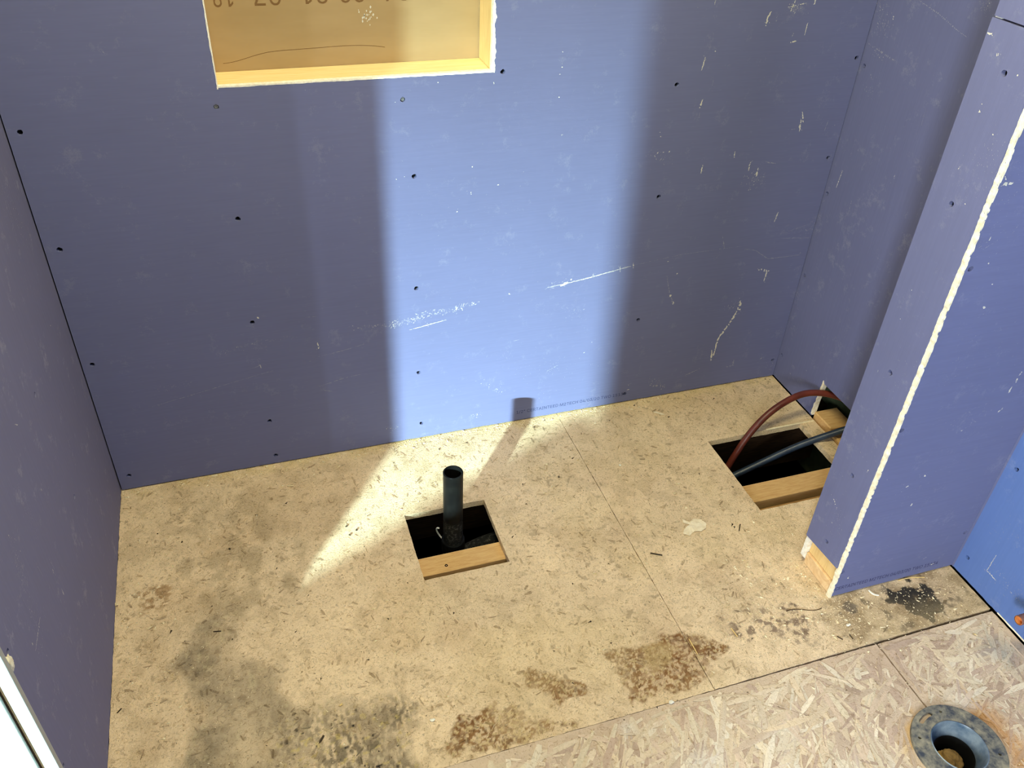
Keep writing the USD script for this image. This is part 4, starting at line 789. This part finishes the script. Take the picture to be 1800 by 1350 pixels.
obj('water_tube', tube([(1.60, -0.27, -0.30), (1.655, -0.262, -0.16), (1.70, -0.253, -0.05), (1.735, -0.246, 0.010), (1.79, -0.236, 0.064), (1.85, -0.228, 0.094), (1.91, -0.224, 0.106), (1.97, -0.234, 0.103), (2.03, -0.26, 0.088), (2.065, -0.30, 0.07)], 0.0098, 16), 'pex_red', label='dark red bent water tube arching out of the right floor opening into the wall', category='tube', smooth=True)
obj('water_tube', tube([(1.45, -0.262, -0.235), (1.60, -0.278, -0.152), (1.75, -0.295, -0.075), (1.87, -0.310, -0.014), (1.97, -0.332, 0.032), (2.05, -0.350, 0.066)], 0.0100, 16), 'pex_blue', label='dark blue straight water tube slanting across the right floor opening', category='tube', smooth=True)
obj('cable', tube([(1.80, -0.375, -0.13), (1.805, -0.36, -0.16), (1.83, -0.352, -0.17), (1.86, -0.352, -0.15), (1.88, -0.36, -0.15)], 0.003, 8), 'grey_metal', label='thin grey cable loop down inside the right floor opening', category='cable', smooth=True)

cs = xform('copper_stub', 'short copper pipe stub sticking out of the blue wall at the right edge', 'pipe')
cu = lathe([(0.0098, -0.001), (0.0112, -0.0005), (0.0112, 0.075), (0.0098, 0.075)], n=28)
cu.apply_transform(trimesh.transformations.rotation_matrix(math.pi / 2, [0, 1, 0])); cu.apply_translation([1.902, -1.069, 0.1075])
obj('pipe', cu, 'copper', cs, smooth=40)
ci = lathe([(0.0, 0.012), (0.0096, 0.012), (0.0099, 0.0)], n=28)
ci.apply_transform(trimesh.transformations.rotation_matrix(math.pi / 2, [0, 1, 0])); ci.apply_translation([1.902, -1.069, 0.1075])
obj('solder_plug', ci, 'copper_in', cs, smooth=40, label='bright orange copper inside')

# toilet flange: ring with slots, sunken throat, rag down the pipe
fl = xform('toilet_flange', 'grimy dark blue toilet flange set in the floor at the bottom right corner', 'toilet flange')
ring = Point(0, 0).buffer(0.0925, 48).difference(Point(0, 0).buffer(0.056, 48))


def arc_slot(a0, a1, r, w):
    t = np.radians(np.linspace(a0, a1, 12))
    return LineString([(r * math.cos(k), r * math.sin(k)) for k in t]).buffer(w / 2)


TURN = 100
cuts = [arc_slot(TURN - 4, TURN + 20, 0.079, 0.0095), arc_slot(TURN + 180, TURN + 204, 0.079, 0.0085)]
cuts += [Point(0.078 * math.cos(math.radians(a)), 0.078 * math.sin(math.radians(a))).buffer(0.0032, 8) for a in (TURN - 22, TURN + 50, TURN + 158, TURN + 230)]
rm = slab(ring.difference(unary_union(cuts)), 0.0075, 'z', 0.002)
rm.apply_translation([*FLANGE, 0])
obj('ring', rm, 'flange', fl)
obj('throat', lathe([(0.0562, 0.002), (0.0565, 0.0105), (0.0545, 0.0115), (0.051, 0.006), (0.047, -0.012), (0.0425, -0.016), (0.0405, -0.06), (0.0405, -0.25)], (*FLANGE, 0), 64), 'flange_cone', fl, smooth=50)
obj('rim_lip', lathe([(0.0920, 0.0095), (0.0938, 0.009), (0.0945, 0.006), (0.0940, 0.001), (0.0920, 0.001)], (*FLANGE, 0), 64), 'flange', fl, smooth=50)
obj('pipe', lathe([(0.0403, -0.02), (0.0398, -0.021), (0.0398, -0.30), (0.0, -0.30)], (*FLANGE, 0), 48), 'abs_dark', fl, smooth=40)
rg = trimesh.creation.icosphere(4, 1.0)
rg.vertices = rg.vertices * [0.026, 0.029, 0.030] * (0.72 + 0.55 * meshkit.fbm(rg.vertices * 2.4, 4, 6))[:, None] + [FLANGE[0] + 0.006, FLANGE[1] + 0.002, -0.066]
obj('rag_plug', rg, 'rag', label='crumpled brown rag stuffed down the flange opening', category='rag', smooth=True)


# ---------------------------------------------------------------- things: scraps and splinters on the floor
def scrap(pts, z0, t, seed, curl=0.001):
    """A thin torn piece with uneven thickness."""
    m = slab(Polygon(pts).buffer(0), t, 'z', z0)
    m = m.subdivide_to_size(0.012) if hasattr(m, 'subdivide_to_size') else m
    m.vertices[:, 2] += curl * (meshkit.fbm(m.vertices * [90, 90, 0] + seed, 3, seed))
    return m


def chunk(c, sx, sy, sz, turn, seed):
    """A broken crumb: a rough hull, resting on the floor."""
    g = np.random.default_rng(seed)
    p = g.uniform(-1, 1, (16, 3)) * [sx, sy, sz]
    p = p / np.maximum(1, np.linalg.norm(p / [sx, sy, sz], axis=1))[:, None]
    m = trimesh.convex.convex_hull(p)
    m.apply_transform(trimesh.transformations.rotation_matrix(turn, [0, 0, 1]))
    m.apply_translation([c[0], c[1], 0.0004 - m.bounds[0][2]])
    return m


obj('paper_scrap', scrap(PAPER, 0.0006, 0.0008, 3, 0.004), 'paper', label='torn pale paper scrap lying left of the right floor opening', category='scrap')
C = DEBRIS['chips']
for k, sx, sy, sz, turn, mat, lab in (
        (0, 0.011, 0.0045, 0.003, -0.5, 'chip', 'pale wood chip on the floor near the dark left part of the back wall'),
        (2, 0.009, 0.004, 0.0025, 0.2, 'chip', 'flat pale chip on the floor near the left wall'),
        (3, 0.0055, 0.005, 0.005, 0.2, 'chip', 'pale crumb against the foot of the left wall'),
        (4, 0.006, 0.006, 0.004, 0.6, 'chip_white', 'white gypsum crumb on the floor just below the partition foot'),
        (5, 0.007, 0.005, 0.004, 0.1, 'chip_white', 'white gypsum crumb beside the brown floor stain'),
        (6, 0.007, 0.0045, 0.003, -0.5, 'chip_white', 'white chip left of the bottom brown stain'),
        (7, 0.0055, 0.003, 0.003, 0.3, 'splinter', 'yellow chip at the upper edge of the dark floor stain'),
        (8, 0.004, 0.005, 0.004, 0.3, 'chip', 'pale crumb at the back wall foot, rightmost of the three'),
        (9, 0.011, 0.004, 0.003, 0.25, 'chip', 'long pale chip at the back wall foot, middle of the three'),
        (10, 0.009, 0.0035, 0.003, 0.1, 'chip', 'pale chip at the back wall foot, leftmost of the three'),
        (11, 0.005, 0.005, 0.003, 0.1, 'chip_white', 'small white crumb right of the long floor seam'),
        (12, 0.006, 0.0035, 0.003, 0.6, 'chip', 'pale chip upper left of the torn paper scrap'),
        (16, 0.006, 0.004, 0.003, 0.6, 'chip', 'pale chip near the left side of the partition foot')):
    obj('wood_chip' if 'gypsum' not in lab and 'white' not in lab else 'gypsum_crumb', chunk(C[k], sx, sy, sz, turn, 60 + k), mat, label=lab, category='chip' if 'crumb' not in lab else 'crumb')
c = np.array(C[1])
obj('bark_flake', scrap([tuple(c + np.array(q) * 0.001) for q in ((-14, 9), (-5, 8), (2, 2), (13, -6), (15, -12), (6, -11), (-1, -4), (-10, 1))], 0.0006, 0.0012, 5, 0.003), 'paper', label='curled pale flake on the floor near the right back corner', category='scrap')
for k, (lab, s) in enumerate((('dark fleck at the left edge of the bright light patch', 0.0045), ('dark fleck inside the bright light patch, upper of two', 0.0045), ('dark fleck inside the bright light patch, lower of two', 0.004), ('tiny dark fleck on the floor near the left back corner', 0.003), ('dark fleck on the worn left floor', 0.004), ('dark smudgy fleck right of the worn left floor', 0.0045))):
    obj('dark_fleck', chunk(DEBRIS['dark'][k], s, s * 0.7, 0.0018, 0.5 + k, 80 + k), 'dark_chip', label=lab, category='fleck')


def stick(pts, r, name, mat, label, categ='splinter', z=0.002):
    zz = [z + (0.0012 * math.sin(2.5 * i)) for i in range(len(pts))]
    obj(name, tube([(p[0], p[1], q + r) for p, q in zip(pts, zz)], r, 6, smooth=24 if len(pts) > 2 else 0), mat, label=label, category=categ)


stick(DEBRIS['twig'], 0.0010, 'strand', 'strand', 'long thin brown strand lying left of the partition foot', 'strand', 0.0006)
stick(DEBRIS['shaving'], 0.0022, 'wood_shaving', 'chip_white', 'curved white shaving below the partition front board', 'shaving', 0.0004)
stick(DEBRIS['splA'], 0.0012, 'splinter', 'splinter', 'pale splinter on the floor above the brown stain', z=0.0003)
stick(DEBRIS['splB'], 0.0012, 'splinter', 'splinter', 'long pale splinter across the brown floor stain', z=0.0003)
stick(DEBRIS['splC'], 0.0011, 'splinter', 'splinter', 'pale splinter along the foot of the partition front board', z=0.0003)
stick(DEBRIS['splD'], 0.0017, 'splinter', 'dark_chip', 'dark splinter near the long floor seam', z=0.0001)
stick(DEBRIS['splE'], 0.0013, 'splinter', 'dark_chip', 'thin dark splinter between paper scrap and partition foot', z=0.0001)
stick(DEBRIS['splF'], 0.0012, 'splinter', 'dark_chip', 'dark splinter beside the flat chip near the left wall', z=0.0001)
stick(DEBRIS['splG'], 0.0012, 'splinter', 'dark_chip', 'dark splinter at the foot of the left wall near the bottom edge', z=0.0001)
stick(DEBRIS['splH'], 0.0012, 'splinter', 'dark_chip', 'short dark splinter right below the partition foot, left of two', z=0.0001)
stick(DEBRIS['splI'], 0.0012, 'splinter', 'dark_chip', 'short dark splinter right below the partition foot, right of two', z=0.0001)
obj('bevel_strip', soft_bx(1.80, 1.965, -0.238, -0.232, -0.001, 0.0035, 0.0012), 'chip', label='thin pale strip added for the bright bevelled back edge of the right floor opening', category='strip')  # added strip standing in for the bright bevel of the opening


def grains(n, pick, rmin, rmax, seed):
    g = np.random.default_rng(seed)
    v, f, k = [], [], 0
    tet = np.array([[1, 0, 0.0], [-0.5, 0.8, 0], [-0.6, -0.8, 0.1], [0.1, 0, 0.9]])
    while k < n:
        x, y = pick(g)
        if not (0.004 < x < 1.955 and -1.33 < y < -0.002):
            continue
        if any(h[0] - 0.003 < x < h[1] + 0.003 and h[2] - 0.003 < y < h[3] + 0.003 for h in (HOLE_1, HOLE_2)) or near_flange((x, y)):
            continue
        if (1.604 < x and -0.832 < y < -0.698) or (x > 1.89 and -0.36 < y < -0.2):
            continue
        s = g.uniform(rmin, rmax) * (1 + 1.5 * (g.random() < 0.06))
        a = g.uniform(0, 6.3)
        st = g.uniform(1, 2.6)
        q = tet * [s * st, s, s * 0.9]
        q = np.c_[q[:, 0] * math.cos(a) - q[:, 1] * math.sin(a) + x, q[:, 0] * math.sin(a) + q[:, 1] * math.cos(a) + y, q[:, 2] + 0.0004]
        b = len(v)
        v += q.tolist()
        f += [(b, b + 1, b + 3), (b + 1, b + 2, b + 3), (b + 2, b, b + 3), (b, b + 2, b + 1)]
        k += 1
    return trimesh.Trimesh(np.array(v), np.array(f), process=False)


def pick_dust(g):
    u = g.random()
    if u < 0.34:
        return g.uniform(0, 1.96), g.uniform(-1.32, 0)
    if u < 0.56:
        return g.uniform(0, 1.6), -abs(g.normal(0, 0.02))
    if u < 0.66:
        return g.normal(0.05, 0.06), g.uniform(-0.7, 0)
    if u < 0.84:
        return g.normal(1.50, 0.10), g.normal(-0.80, 0.09)
    if u < 0.92:
        return g.uniform(1.55, 1.95), g.normal(-0.90, 0.06)
    return g.normal(1.55, 0.15), g.normal(-0.55, 0.12)


sd = xform('sawdust', 'sawdust, pale crumbs and dark specks strewn over the whole floor', 'sawdust', kind='stuff')
obj('pale_grains', grains(7500, pick_dust, 0.0005, 0.0016, 91), 'grain_light', sd, kind='stuff')
obj('dark_specks', grains(1500, lambda g: (g.uniform(0, 1.96), g.uniform(-1.32, 0)), 0.0005, 0.0013, 92), 'dark_chip', sd, kind='stuff', label='dark specks of dirt')
